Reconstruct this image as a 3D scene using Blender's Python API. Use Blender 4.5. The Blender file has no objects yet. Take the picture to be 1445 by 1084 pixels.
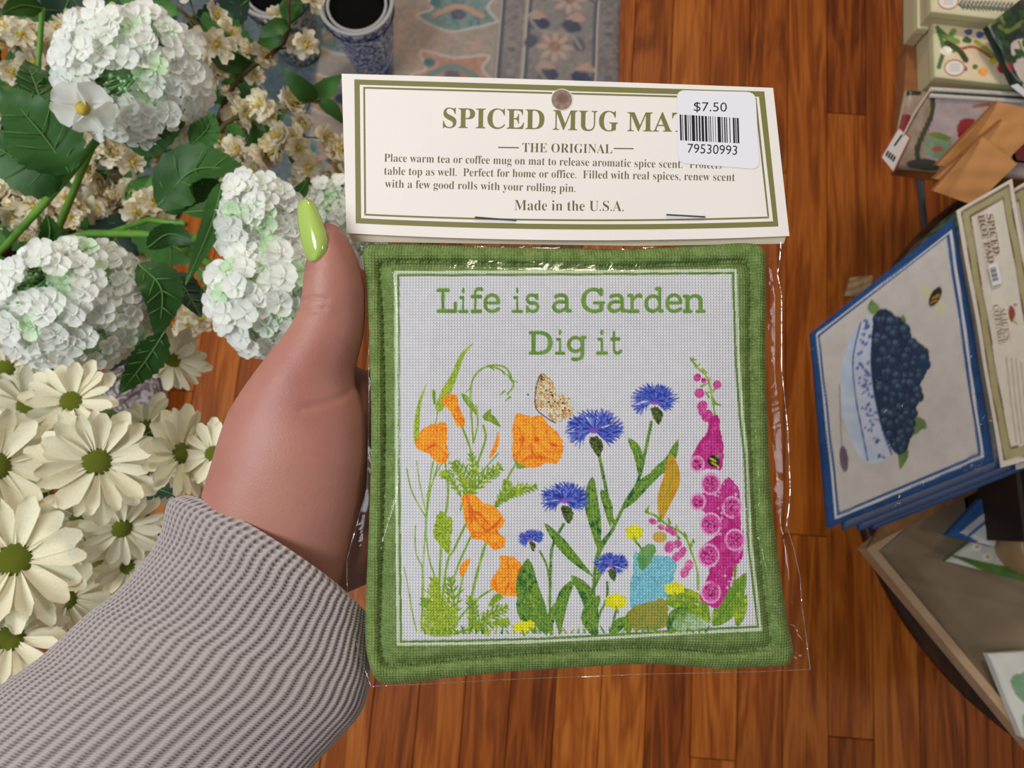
import bpy, math, random
import numpy as np
from mathutils import Vector, Matrix, noise as mnoise
random.seed(7)
rng = np.random.default_rng(7)
SC = bpy.context.scene
COL = SC.collection
PI = math.pi

# ------------------------------------------------------------------ camera
IW, IH, FPX = 1445.0, 1084.0, 1051.0
CAM_H, TILT = 1.40, math.radians(10.5)
cam_d = bpy.data.cameras.new('camera')
cam_d.sensor_width = 36.0
cam_d.lens = 36.0 * FPX / IW
cam_d.clip_start = 0.01
cam = bpy.data.objects.new('camera', cam_d)
cam.location = (0, 0, CAM_H)
cam.rotation_euler = (TILT, 0, 0)
COL.objects.link(cam)
SC.camera = cam
cam_d.dof.use_dof = True
cam_d.dof.focus_distance = 0.252
cam_d.dof.aperture_fstop = 25.0

# ------------------------------------------------------------------ world and lights
world = bpy.data.worlds.new('room_light')
SC.world = world
world.use_nodes = True
bg = world.node_tree.nodes['Background']
bg.inputs[0].default_value = (1.0, 0.93, 0.88, 1)
bg.inputs[1].default_value = 0.24


def area(name, loc, target, size, power, color, shape='DISK'):
    l = bpy.data.lights.new(name, 'AREA')
    l.shape = shape
    l.size = size
    l.energy = power
    l.color = color
    o = bpy.data.objects.new(name, l)
    o.location = loc
    o.rotation_euler = (Vector(target) - Vector(loc)).to_track_quat('-Z', 'Y').to_euler()
    COL.objects.link(o)
    return o


area('window_daylight', (-1.10, -0.10, 2.45), (-0.2, 0.15, 1.0), 0.8, 27, (0.90, 0.955, 1.0))
area('warm_overhead_light', (0.15, 1.9, 2.6), (0.1, 0.7, 0.0), 0.35, 25, (1.0, 0.86, 0.70))
area('warm_overhead_light', (1.7, -0.5, 2.4), (0.2, 0.1, 0.9), 0.30, 5, (1.0, 0.9, 0.8))  # added fill light from the right, no fixture seen there
SC.view_settings.view_transform = 'Standard'
SC.view_settings.look = 'None'
SC.view_settings.exposure = 0.0
SC.view_settings.gamma = 1.0
SC.view_settings.use_curve_mapping = False

# ------------------------------------------------------------------ geometry helpers
C0 = Vector((0, 0, CAM_H))
RIGHT = Vector((1, 0, 0))
UP = Vector((0, math.cos(TILT), math.sin(TILT)))
FWD = Vector((0, math.sin(TILT), -math.cos(TILT)))


def ray(px, py):
    return FWD + RIGHT * ((px - IW / 2) / FPX) + UP * ((IH / 2 - py) / FPX)


def P(px, py, d):
    return C0 + ray(px, py) * d


def PZ(px, py, z):
    r = ray(px, py)
    return C0 + r * ((z - CAM_H) / r.z)


HOLD = 0.25
HM = Matrix((( RIGHT.x, UP.x, -FWD.x, 0), (RIGHT.y, UP.y, -FWD.y, 0), (RIGHT.z, UP.z, -FWD.z, 0), (0, 0, 0, 1)))
HM.translation = C0 + FWD * HOLD


def hp(px, py, z=0.0):           # z in millimetres towards the viewer, local to the held things
    z = z / 1000.0
    d = HOLD - z
    return Vector(((px - IW / 2) / FPX * d, (IH / 2 - py) / FPX * d, z))


def hp_np(px, py, z):
    z = z / 1000.0
    d = HOLD - z
    return np.stack([(px - IW / 2) / FPX * d, (IH / 2 - py) / FPX * d, z], -1)


def s2l(c):
    c = np.asarray(c, float)
    if c.max() > 1.001:
        c = c / 255.0
    return np.where(c <= 0.04045, c / 12.92, ((c + 0.055) / 1.055) ** 2.4)


def lin(c):
    r = s2l(c)
    return (float(r[0]), float(r[1]), float(r[2]), 1.0)


def link(o, parent=None):
    COL.objects.link(o)
    if parent is not None:
        o.parent = parent
    return o


def tag(o, label=None, cat=None, group=None, kind=None):
    if label: o['label'] = label
    if cat: o['category'] = cat
    if group: o['group'] = group
    if kind: o['kind'] = kind
    return o


def empty(name, label=None, cat=None, group=None, loc=(0, 0, 0), mw=None):
    o = bpy.data.objects.new(name, None)
    o.empty_display_size = 0.02
    if mw is not None:
        o.matrix_world = mw
    else:
        o.location = loc
    COL.objects.link(o)
    return tag(o, label, cat, group)


class MB:
    def __init__(s):
        s.v = []; s.f = []; s.m = []

    def add(s, vs, fs, mi=0):
        n = len(s.v)
        s.v.extend([tuple(v) for v in vs])
        s.f.extend([tuple(i + n for i in f) for f in fs])
        s.m.extend([mi] * len(fs))

    def box(s, c, size, rot=None, mi=0):
        hx, hy, hz = [a / 2 for a in size]
        vs = [Vector((x, y, z)) for x in (-hx, hx) for y in (-hy, hy) for z in (-hz, hz)]
        if rot is not None: vs = [rot @ v for v in vs]
        vs = [v + Vector(c) for v in vs]
        s.add(vs, [(0, 1, 3, 2), (4, 6, 7, 5), (0, 4, 5, 1), (2, 3, 7, 6), (0, 2, 6, 4), (1, 5, 7, 3)], mi)

    def tube(s, pts, rad, n=6, mi=0, cap=True):
        pts = [Vector(p) for p in pts]
        if not hasattr(rad, '__len__'): rad = [rad] * len(pts)
        vs = []
        nx = None
        for i, p in enumerate(pts):
            t = (pts[min(i + 1, len(pts) - 1)] - pts[max(i - 1, 0)]).normalized()
            if nx is None:
                nx = t.orthogonal().normalized()
            else:
                nx = (nx - t * nx.dot(t))
                nx = nx.normalized() if nx.length > 1e-6 else t.orthogonal().normalized()
            ny = t.cross(nx)
            for k in range(n):
                a = 2 * PI * k / n
                vs.append(p + (nx * math.cos(a) + ny * math.sin(a)) * rad[i])
        fs = []
        for i in range(len(pts) - 1):
            for k in range(n):
                a = i * n + k; b = i * n + (k + 1) % n
                fs.append((a, b, b + n, a + n))
        if cap:
            fs.append(tuple(range(n - 1, -1, -1)))
            fs.append(tuple(range((len(pts) - 1) * n, len(pts) * n)))
        s.add(vs, fs, mi)

    def prism(s, poly, thick, mi=0):          # poly: coplanar points (CCW seen from normal side), thick: Vector pushed back
        n = len(poly)
        vs = [Vector(p) for p in poly] + [Vector(p) + thick for p in poly]
        fs = [tuple(range(n)), tuple(range(2 * n - 1, n - 1, -1))]
        for i in range(n):
            j = (i + 1) % n
            fs.append((i, i + n, j + n, j))
        s.add(vs, fs, mi)

    def lathe(s, prof, n=32, mi=0, sx=1, sy=1):
        vs = []
        for r, z in prof:
            for k in range(n):
                a = 2 * PI * k / n
                vs.append((r * math.cos(a) * sx, r * math.sin(a) * sy, z))
        fs = []
        for i in range(len(prof) - 1):
            for k in range(n):
                a = i * n + k; b = i * n + (k + 1) % n
                fs.append((a, b, b + n, a + n))
        s.add(vs, fs, mi)

    def ball(s, c, r, nu=8, nv=6, mi=0, sc=(1, 1, 1)):
        vs = []
        for i in range(nv + 1):
            ph = PI * i / nv
            for k in range(nu):
                a = 2 * PI * k / nu
                vs.append((c[0] + r * sc[0] * math.sin(ph) * math.cos(a), c[1] + r * sc[1] * math.sin(ph) * math.sin(a), c[2] + r * sc[2] * math.cos(ph)))
        fs = []
        for i in range(nv):
            for k in range(nu):
                a = i * nu + k; b = i * nu + (k + 1) % nu
                fs.append((a, a + nu, b + nu, b))
        s.add(vs, fs, mi)

    def mesh(s, name, mats, smooth=False):
        me = bpy.data.meshes.new(name)
        me.from_pydata(s.v, [], s.f)
        for m in (mats if isinstance(mats, (list, tuple)) else [mats]):
            me.materials.append(m)
        if any(s.m): me.polygons.foreach_set('material_index', s.m)
        if smooth: me.polygons.foreach_set('use_smooth', [True] * len(me.polygons))
        me.update()
        return me

    def build(s, name, mats, parent=None, smooth=False):
        return link(bpy.data.objects.new(name, s.mesh(name, mats, smooth)), parent)


def grid_mesh(name, pts, mat, colors=None, smooth=True, uv=None, wrap=False):
    """pts: (ny, nx, 3) array; colors sRGB 0..1 (ny,nx,3)"""
    ny, nx, _ = pts.shape
    me = bpy.data.meshes.new(name)
    idx = np.arange(ny * nx).reshape(ny, nx)
    if wrap:
        a = idx[:-1]; b = np.roll(idx, -1, 1)[:-1]; c = np.roll(idx, -1, 1)[1:]; d = idx[1:]
    else:
        a = idx[:-1, :-1]; b = idx[:-1, 1:]; c = idx[1:, 1:]; d = idx[1:, :-1]
    q = np.stack([a, d, c, b], -1).reshape(-1, 4)
    me.vertices.add(ny * nx)
    me.vertices.foreach_set('co', pts.astype(np.float32).reshape(-1))
    me.loops.add(q.size)
    me.loops.foreach_set('vertex_index', q.astype(np.int32).reshape(-1))
    me.polygons.add(len(q))
    me.polygons.foreach_set('loop_start', np.arange(0, q.size, 4, dtype=np.int32))
    me.polygons.foreach_set('use_smooth', np.full(len(q), smooth))
    me.materials.append(mat)
    me.update(calc_edges=True)
    if colors is not None:
        at = me.color_attributes.new('print', 'FLOAT_COLOR', 'POINT')
        c = np.ones((ny * nx, 4), np.float32)
        c[:, :3] = s2l(np.clip(colors, 0, 1).reshape(-1, 3) * 0.999)
        at.data.foreach_set('color', c.reshape(-1))
    if uv is not None:
        ul = me.uv_layers.new(name='uv')
        ul.data.foreach_set('uv', uv.reshape(-1, 2)[q.reshape(-1)].astype(np.float32).reshape(-1))
    return me


# ------------------------------------------------------------------ materials
def nt(name):
    m = bpy.data.materials.new(name)
    m.use_nodes = True
    return m, m.node_tree.nodes, m.node_tree.links, m.node_tree.nodes['Principled BSDF']


def mat(name, col, rough=0.6, col2=None, nscale=40, bump=0.0, bscale=200, spec=0.4, metal=0.0, sss=0.0, coord='Object', coat=0.0, trans=0.0, rnd=0.0):
    m, N, L, B = nt(name)
    B.inputs['Base Color'].default_value = lin(col)
    B.inputs['Roughness'].default_value = rough
    B.inputs['Specular IOR Level'].default_value = spec
    B.inputs['Metallic'].default_value = metal
    B.inputs['Coat Weight'].default_value = coat
    if sss:
        B.inputs['Subsurface Weight'].default_value = sss
        B.inputs['Subsurface Scale'].default_value = 0.004
        B.inputs['Subsurface Radius'].default_value = (1.0, 0.4, 0.25)
    tc = N.new('ShaderNodeTexCoord')
    out = None
    if col2 is not None:
        nz = N.new('ShaderNodeTexNoise'); nz.inputs['Scale'].default_value = nscale; nz.inputs['Detail'].default_value = 3
        L.new(tc.outputs[coord], nz.inputs['Vector'])
        cr = N.new('ShaderNodeValToRGB')
        cr.color_ramp.elements[0].position = 0.35; cr.color_ramp.elements[1].position = 0.68
        cr.color_ramp.elements[0].color = lin(col); cr.color_ramp.elements[1].color = lin(col2)
        L.new(nz.outputs['Fac'], cr.inputs['Fac'])
        out = cr.outputs['Color']
        L.new(out, B.inputs['Base Color'])
    if rnd:
        oi = N.new('ShaderNodeObjectInfo')
        mr = N.new('ShaderNodeMapRange'); mr.inputs['To Min'].default_value = 1 - rnd; mr.inputs['To Max'].default_value = 1 + rnd * 0.4
        L.new(oi.outputs['Random'], mr.inputs['Value'])
        hs = N.new('ShaderNodeHueSaturation')
        if out: L.new(out, hs.inputs['Color'])
        else: hs.inputs['Color'].default_value = lin(col)
        L.new(mr.outputs['Result'], hs.inputs['Value'])
        out = hs.outputs['Color']
        L.new(out, B.inputs['Base Color'])
    if bump:
        n2 = N.new('ShaderNodeTexNoise'); n2.inputs['Scale'].default_value = bscale; n2.inputs['Detail'].default_value = 4
        L.new(tc.outputs[coord], n2.inputs['Vector'])
        bp = N.new('ShaderNodeBump'); bp.inputs['Strength'].default_value = 1; bp.inputs['Distance'].default_value = bump
        L.new(n2.outputs['Fac'], bp.inputs['Height']); L.new(bp.outputs['Normal'], B.inputs['Normal'])
    if trans:
        tr = N.new('ShaderNodeBsdfTranslucent'); mx = N.new('ShaderNodeMixShader')
        mx.inputs[0].default_value = trans
        if out: L.new(out, tr.inputs['Color'])
        else: tr.inputs['Color'].default_value = lin(col)
        o = N['Material Output']
        L.new(B.outputs[0], mx.inputs[1]); L.new(tr.outputs[0], mx.inputs[2]); L.new(mx.outputs[0], o.inputs['Surface'])
    return m


def print_mat(name, rough=0.6, weave=None, spec=0.3, depth=0.0002, dark=0.12, bump=None, sheen=0.0):
    """colour from the 'print' colour attribute; weave = thread pitch in metres"""
    m, N, L, B = nt(name)
    at = N.new('ShaderNodeVertexColor'); at.layer_name = 'print'
    B.inputs['Roughness'].default_value = rough
    B.inputs['Specular IOR Level'].default_value = spec
    L.new(at.outputs['Color'], B.inputs['Base Color'])
    tc = N.new('ShaderNodeTexCoord')
    if weave:
        ws = []
        for ax in ('X', 'Y'):
            w = N.new('ShaderNodeTexWave'); w.bands_direction = ax; w.wave_profile = 'SIN'
            w.inputs['Scale'].default_value = 2 * PI / 20 / weave if False else 0.314159 / weave
            w.inputs['Distortion'].default_value = 0.6; w.inputs['Detail'].default_value = 1; w.inputs['Detail Scale'].default_value = 0.4
            L.new(tc.outputs['Object'], w.inputs['Vector'])
            ws.append(w)
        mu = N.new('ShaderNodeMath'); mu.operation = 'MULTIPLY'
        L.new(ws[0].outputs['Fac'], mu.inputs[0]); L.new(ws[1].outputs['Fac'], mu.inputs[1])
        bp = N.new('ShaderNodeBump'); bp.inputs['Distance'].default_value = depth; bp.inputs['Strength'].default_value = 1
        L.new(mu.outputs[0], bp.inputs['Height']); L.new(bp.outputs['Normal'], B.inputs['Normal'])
        mr = N.new('ShaderNodeMapRange'); mr.inputs['To Min'].default_value = 1 - dark; mr.inputs['To Max'].default_value = 1 + dark * 0.9  # thread gaps darkened in the colour: pores plus painted occlusion of the weave
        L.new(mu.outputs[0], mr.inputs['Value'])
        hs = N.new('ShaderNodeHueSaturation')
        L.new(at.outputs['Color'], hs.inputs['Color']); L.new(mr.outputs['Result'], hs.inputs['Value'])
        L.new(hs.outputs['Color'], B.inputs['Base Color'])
    elif bump:
        n2 = N.new('ShaderNodeTexNoise'); n2.inputs['Scale'].default_value = bump[0]
        L.new(tc.outputs['Object'], n2.inputs['Vector'])
        bp = N.new('ShaderNodeBump'); bp.inputs['Distance'].default_value = bump[1]
        L.new(n2.outputs['Fac'], bp.inputs['Height']); L.new(bp.outputs['Normal'], B.inputs['Normal'])
    return m


def film_mat(name, fac=0.10, tint=(1, 1, 1), nscale=60, dist=0.0015, rough=0.06):
    m, N, L, B = nt(name)
    N.remove(B)
    tr = N.new('ShaderNodeBsdfTransparent'); tr.inputs[0].default_value = (*tint, 1)
    gl = N.new('ShaderNodeBsdfGlossy'); gl.inputs['Roughness'].default_value = rough
    gl.inputs['Color'].default_value = (1, 1, 1, 1)
    lw = N.new('ShaderNodeLayerWeight'); lw.inputs['Blend'].default_value = 0.25
    mr = N.new('ShaderNodeMapRange'); mr.inputs['To Min'].default_value = fac * 0.45; mr.inputs['To Max'].default_value = min(1, fac * 6)
    L.new(lw.outputs['Fresnel'], mr.inputs['Value'])
    mx = N.new('ShaderNodeMixShader')
    L.new(mr.outputs['Result'], mx.inputs[0]); L.new(tr.outputs[0], mx.inputs[1]); L.new(gl.outputs[0], mx.inputs[2])
    tc = N.new('ShaderNodeTexCoord')
    n2 = N.new('ShaderNodeTexNoise'); n2.inputs['Scale'].default_value = nscale; n2.inputs['Detail'].default_value = 3; n2.inputs['Distortion'].default_value = 1.2
    L.new(tc.outputs['Object'], n2.inputs['Vector'])
    bp = N.new('ShaderNodeBump'); bp.inputs['Distance'].default_value = dist
    L.new(n2.outputs['Fac'], bp.inputs['Height'])
    L.new(bp.outputs['Normal'], gl.inputs['Normal'])
    L.new(mx.outputs[0], N['Material Output'].inputs['Surface'])
    return m


def wood_mat(name, c1, c2, c3, rough=0.32, scale=1.0):
    m, N, L, B = nt(name)
    tc = N.new('ShaderNodeTexCoord'); oi = N.new('ShaderNodeObjectInfo')
    mul = N.new('ShaderNodeVectorMath'); mul.operation = 'SCALE'; mul.inputs['Scale'].default_value = 37.0
    comb = N.new('ShaderNodeCombineXYZ')
    L.new(oi.outputs['Random'], comb.inputs[0]); L.new(oi.outputs['Random'], comb.inputs[1]); L.new(oi.outputs['Random'], comb.inputs[2])
    L.new(comb.outputs[0], mul.inputs[0])
    add = N.new('ShaderNodeVectorMath'); add.operation = 'ADD'
    L.new(tc.outputs['Object'], add.inputs[0]); L.new(mul.outputs[0], add.inputs[1])
    mp = N.new('ShaderNodeMapping'); mp.inputs['Scale'].default_value = (22 * scale, 2.0 * scale, 22 * scale)
    L.new(add.outputs[0], mp.inputs['Vector'])
    n1 = N.new('ShaderNodeTexNoise'); n1.inputs['Scale'].default_value = 1.0; n1.inputs['Detail'].default_value = 4; n1.inputs['Distortion'].default_value = 0.8
    L.new(mp.outputs[0], n1.inputs['Vector'])
    w = N.new('ShaderNodeMath'); w.operation = 'MULTIPLY'; w.inputs[1].default_value = 28
    L.new(n1.outputs['Fac'], w.inputs[0])
    sn = N.new('ShaderNodeMath'); sn.operation = 'SINE'; L.new(w.outputs[0], sn.inputs[0])
    mr = N.new('ShaderNodeMapRange'); mr.inputs['From Min'].default_value = -1; L.new(sn.outputs[0], mr.inputs['Value'])
    mp2 = N.new('ShaderNodeMapping'); mp2.inputs['Scale'].default_value = (300 * scale, 8 * scale, 300 * scale)
    L.new(add.outputs[0], mp2.inputs['Vector'])
    n2 = N.new('ShaderNodeTexNoise'); n2.inputs['Scale'].default_value = 1.0; n2.inputs['Detail'].default_value = 3
    L.new(mp2.outputs[0], n2.inputs['Vector'])
    mx = N.new('ShaderNodeMath'); mx.operation = 'MULTIPLY_ADD'; mx.inputs[1].default_value = 0.27
    L.new(mr.outputs['Result'], mx.inputs[0])
    m2 = N.new('ShaderNodeMath'); m2.operation = 'MULTIPLY'; m2.inputs[1].default_value = 0.55
    L.new(n2.outputs['Fac'], m2.inputs[0]); L.new(m2.outputs[0], mx.inputs[2])
    ad = N.new('ShaderNodeMath'); ad.operation = 'ADD'
    rr = N.new('ShaderNodeMapRange'); rr.inputs['To Min'].default_value = -0.15; rr.inputs['To Max'].default_value = 0.26
    L.new(oi.outputs['Random'], rr.inputs['Value']); L.new(mx.outputs[0], ad.inputs[0]); L.new(rr.outputs['Result'], ad.inputs[1])
    cr = N.new('ShaderNodeValToRGB')
    cr.color_ramp.elements[0].position = 0.12; cr.color_ramp.elements[0].color = lin(c1)
    cr.color_ramp.elements[1].position = 0.92; cr.color_ramp.elements[1].color = lin(c3)
    e = cr.color_ramp.elements.new(0.48); e.color = lin(c2)
    L.new(ad.outputs[0], cr.inputs['Fac']); L.new(cr.outputs['Color'], B.inputs['Base Color'])
    B.inputs['Roughness'].default_value = rough
    B.inputs['Specular IOR Level'].default_value = 0.2
    bp = N.new('ShaderNodeBump'); bp.inputs['Distance'].default_value = 0.0003
    L.new(n2.outputs['Fac'], bp.inputs['Height']); L.new(bp.outputs['Normal'], B.inputs['Normal'])
    return m


# ------------------------------------------------------------------ painting printed patterns into colour attributes
class Canvas:
    def __init__(s, x0, y0, x1, y1, S, base):
        s.x0, s.y0, s.S = x0, y0, S
        s.w = int((x1 - x0) * S); s.h = int((y1 - y0) * S)
        s.a = np.ones((s.h, s.w, 3)) * (np.asarray(base, float) / 255.0)
        k = 16
        lo = rng.random((s.h // k + 3, s.w // k + 3))
        yy = np.arange(s.h) / k; xx = np.arange(s.w) / k
        iy = yy.astype(int); ix = xx.astype(int); fy = (yy - iy)[:, None]; fx = (xx - ix)[None]
        s.lo = (lo[iy][:, ix] * (1 - fy) * (1 - fx) + lo[iy + 1][:, ix] * fy * (1 - fx) + lo[iy][:, ix + 1] * (1 - fy) * fx + lo[iy + 1][:, ix + 1] * fy * fx)
        k = 3
        s.hi = np.kron(rng.random((s.h // k + 1, s.w // k + 1)), np.ones((k, k)))[:s.h, :s.w]

    def _box(s, x0, y0, x1, y1):
        a = max(0, int((x0 - s.x0) * s.S) - 2); b = min(s.w, int((x1 - s.x0) * s.S) + 3)
        c = max(0, int((y0 - s.y0) * s.S) - 2); d = min(s.h, int((y1 - s.y0) * s.S) + 3)
        if b <= a or d <= c: return None
        X = (np.arange(a, b) + 0.5) / s.S + s.x0; Y = (np.arange(c, d) + 0.5) / s.S + s.y0
        return a, b, c, d, X[None, :], Y[:, None]

    def put(s, bx, m, cols, alpha=1.0, grain=0.5):
        a, b, c, d = bx[:4]
        cols = np.asarray(cols, float)
        if cols.ndim == 1: cols = cols[None]
        cols = cols / 255.0
        if len(cols) > 1:
            t = np.clip((s.lo[c:d, a:b] - 0.5) * 1.3 + 0.5 + (s.hi[c:d, a:b] - 0.5) * grain, 0, 0.999) * (len(cols) - 1)
            i = t.astype(int); f = (t - i)[..., None]
            col = cols[i] * (1 - f) + cols[i + 1] * f
        else:
            col = cols[0]
        k = (m * alpha)[..., None]
        s.a[c:d, a:b] = s.a[c:d, a:b] * (1 - k) + col * k

    def poly(s, pts, cols, alpha=1.0, grain=0.5):
        p = np.asarray(pts, float)
        bx = s._box(p[:, 0].min(), p[:, 1].min(), p[:, 0].max(), p[:, 1].max())
        if bx is None: return
        X, Y = bx[4], bx[5]
        m = np.zeros((Y.shape[0], X.shape[1]), bool)
        n = len(p)
        for i in range(n):
            xa, ya = p[i]; xb, yb = p[(i + 1) % n]
            if ya == yb: continue
            cond = (Y < ya) != (Y < yb)
            m ^= cond & (X < (xb - xa) * (Y - ya) / (yb - ya) + xa)
        s.put(bx, m.astype(float), cols, alpha, grain)

    def blob(s, pts, cols, alpha=1.0, rough=0.0, grain=0.5):       # smooth closed outline through points
        p = np.asarray(pts, float); n = len(p); out = []
        for i in range(n):
            p0, p1, p2, p3 = p[i - 1], p[i], p[(i + 1) % n], p[(i + 2) % n]
            for t in np.linspace(0, 1, 5, endpoint=False):
                out.append(0.5 * ((2 * p1) + (-p0 + p2) * t + (2 * p0 - 5 * p1 + 4 * p2 - p3) * t * t + (-p0 + 3 * p1 - 3 * p2 + p3) * t ** 3))
        out = np.array(out)
        if rough: out += rng.normal(0, rough, out.shape)
        s.poly(out, cols, alpha, grain)

    def ell(s, cx, cy, rx, ry, cols, alpha=1.0, ang=0.0, grain=0.5):
        R = max(rx, ry)
        bx = s._box(cx - R, cy - R, cx + R, cy + R)
        if bx is None: return
        X, Y = bx[4] - cx, bx[5] - cy
        ca, sa = math.cos(ang), math.sin(ang)
        u = (X * ca + Y * sa) / rx; v = (-X * sa + Y * ca) / ry
        r = np.sqrt(u * u + v * v)
        s.put(bx, np.clip((1 - r) * min(rx, ry) * s.S + 0.5, 0, 1), cols, alpha, grain)

    def seg(s, a, b, wa, wb, cols, alpha=1.0, grain=0.5):
        R = max(wa, wb)
        bx = s._box(min(a[0], b[0]) - R, min(a[1], b[1]) - R, max(a[0], b[0]) + R, max(a[1], b[1]) + R)
        if bx is None: return
        X, Y = bx[4], bx[5]
        dx, dy = b[0] - a[0], b[1] - a[1]
        l2 = dx * dx + dy * dy + 1e-9
        t = np.clip(((X - a[0]) * dx + (Y - a[1]) * dy) / l2, 0, 1)
        d = np.sqrt((X - a[0] - t * dx) ** 2 + (Y - a[1] - t * dy) ** 2)
        w = wa + (wb - wa) * t
        s.put(bx, np.clip((w / 2 - d) * s.S + 0.5, 0, 1), cols, alpha, grain)

    def stroke(s, pts, w, cols, alpha=1.0, sub=6, grain=0.5):
        q = spline(pts, sub)
        n = len(q)
        W = np.interp(np.linspace(0, 1, n), np.linspace(0, 1, len(w)), w) if hasattr(w, '__len__') else [w] * n
        for i in range(n - 1):
            s.seg(q[i], q[i + 1], W[i], W[i + 1], cols, alpha, grain)

    def leaf(s, pts, w, cols, alpha=1.0, vein=None):
        q = spline(pts, 8); n = len(q)
        L_, R_ = [], []
        for i in range(n):
            t = i / (n - 1)
            d = q[min(i + 1, n - 1)] - q[max(i - 1, 0)]
            d = d / (np.linalg.norm(d) + 1e-9)
            nn = np.array([-d[1], d[0]])
            ww = w / 2 * math.sin(PI * t ** 0.85) ** 0.8 if 0 < t < 1 else 0
            L_.append(q[i] + nn * ww); R_.append(q[i] - nn * ww)
        s.poly(L_ + R_[::-1], cols, alpha, 0.6)
        if vein is not None:
            s.stroke(pts, [0.6, 1.6, 0.5], vein, 0.8)

    def feather(s, pts, w, cols):
        q = spline(pts, 8); n = len(q)
        s.stroke(pts, 3, cols)
        for i in range(1, n - 1, 2):
            t = i / (n - 1)
            d = q[i + 1] - q[i - 1]; d = d / (np.linalg.norm(d) + 1e-9)
            for sg in (-1, 1):
                nn = np.array([-d[1], d[0]]) * sg
                ln = w * (0.4 + 0.6 * math.sin(PI * t)) * rng.uniform(0.6, 1.1)
                e = q[i] + (nn * 0.8 + d * 0.7) * ln
                s.seg(q[i], e, 4.5, 1.5, cols, 1, 0.7)
                if ln > 8:
                    e2 = (q[i] + e) / 2 + (nn * 0.2 + d) * ln * 0.45
                    s.seg((q[i] + e) / 2, e2, 3, 1.2, cols, 1, 0.7)

    def tris(s, T, cols, alpha=1.0):
        for t in T:
            bx = s._box(t[:, 0].min(), t[:, 1].min(), t[:, 0].max(), t[:, 1].max())
            if bx is None: continue
            X, Y = bx[4], bx[5]
            e = []
            for i in range(3):
                a, b = t[i], t[(i + 1) % 3]
                e.append((b[0] - a[0]) * (Y - a[1]) - (b[1] - a[1]) * (X - a[0]))
            m = ((e[0] >= 0) & (e[1] >= 0) & (e[2] >= 0)) | ((e[0] <= 0) & (e[1] <= 0) & (e[2] <= 0))
            s.put(bx, m.astype(float), cols, alpha)

    def sample(s, X, Y):
        u = np.clip((X - s.x0) * s.S - 0.5, 0, s.w - 1.001); v = np.clip((Y - s.y0) * s.S - 0.5, 0, s.h - 1.001)
        i = u.astype(int); j = v.astype(int); fu = (u - i)[..., None]; fv = (v - j)[..., None]
        i1 = np.minimum(i + 1, s.w - 1); j1 = np.minimum(j + 1, s.h - 1)
        A = s.a
        return (A[j, i] * (1 - fu) + A[j, i1] * fu) * (1 - fv) + (A[j1, i] * (1 - fu) + A[j1, i1] * fu) * fv


def spline(pts, sub=6):
    p = [np.asarray(a, float) for a in pts]
    if len(p) == 2:
        return [p[0] + (p[1] - p[0]) * t for t in np.linspace(0, 1, sub)]
    p = [2 * p[0] - p[1]] + p + [2 * p[-1] - p[-2]]
    out = []
    for i in range(1, len(p) - 2):
        p0, p1, p2, p3 = p[i - 1:i + 3]
        for t in np.linspace(0, 1, sub, endpoint=False):
            out.append(0.5 * ((2 * p1) + (-p0 + p2) * t + (2 * p0 - 5 * p1 + 4 * p2 - p3) * t * t + (-p0 + 3 * p1 - 3 * p2 + p3) * t ** 3))
    out.append(p[-2])
    return out


def ustr(s, style):
    base = {'bold': (0x1D400, 0x1D41A, 0x1D7CE), 'type': (0x1D670, 0x1D68A, 0x1D7F6)}.get(style)
    if not base: return s
    o = ''
    for c in s:
        if 'A' <= c <= 'Z': o += chr(base[0] + ord(c) - 65)
        elif 'a' <= c <= 'z': o += chr(base[1] + ord(c) - 97)
        elif c.isdigit(): o += chr(base[2] + ord(c) - 48)
        else: o += c
    return o


_dg = None


def text_tris(s, style=None, thin=0.0, res=4):
    """triangles (n,3,2), cap height about 0.7, baseline at 0"""
    c = bpy.data.curves.new('lettering', 'FONT')
    c.body = ustr(s, style); c.size = 1; c.offset = thin; c.resolution_u = res
    o = bpy.data.objects.new('lettering', c)
    COL.objects.link(o)
    bpy.context.view_layer.update()
    me = o.to_mesh()
    me.calc_loop_triangles()
    v = np.array([q.co[:] for q in me.vertices])[:, :2] if len(me.vertices) else np.zeros((0, 2))
    t = np.array([list(k.vertices) for k in me.loop_triangles], int)
    o.to_mesh_clear()
    COL.objects.unlink(o); bpy.data.objects.remove(o); bpy.data.curves.remove(c)
    return v, t


def text_fit(s, style, a, b, cap, thin=0.0, up=None):
    """place text so it spans from pixel a to pixel b with a cap height; returns verts (n,2) in pixel coords and tris"""
    v, t = text_tris(s, style, thin)
    v = v.copy()
    x0, x1 = v[:, 0].min(), v[:, 0].max()
    v[:, 0] = (v[:, 0] - x0) / (x1 - x0)
    a = np.asarray(a, float); b = np.asarray(b, float)
    d = b - a
    if up is None:
        n = np.array([d[1], -d[0]]); n = n / np.linalg.norm(n)
    else:
        n = np.asarray(up, float)
    hh = 0.66 if style else 0.70
    return a + v[:, :1] * d + (v[:, 1:] / hh * cap) * n, t


def text_mesh(items, zf, name, material, parent):
    mb = MB()
    for v, t in items:
        mb.add([zf(p[0], p[1]) for p in v], [tuple(int(i) for i in q) for q in t])
    return mb.build(name, material, parent)

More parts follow.
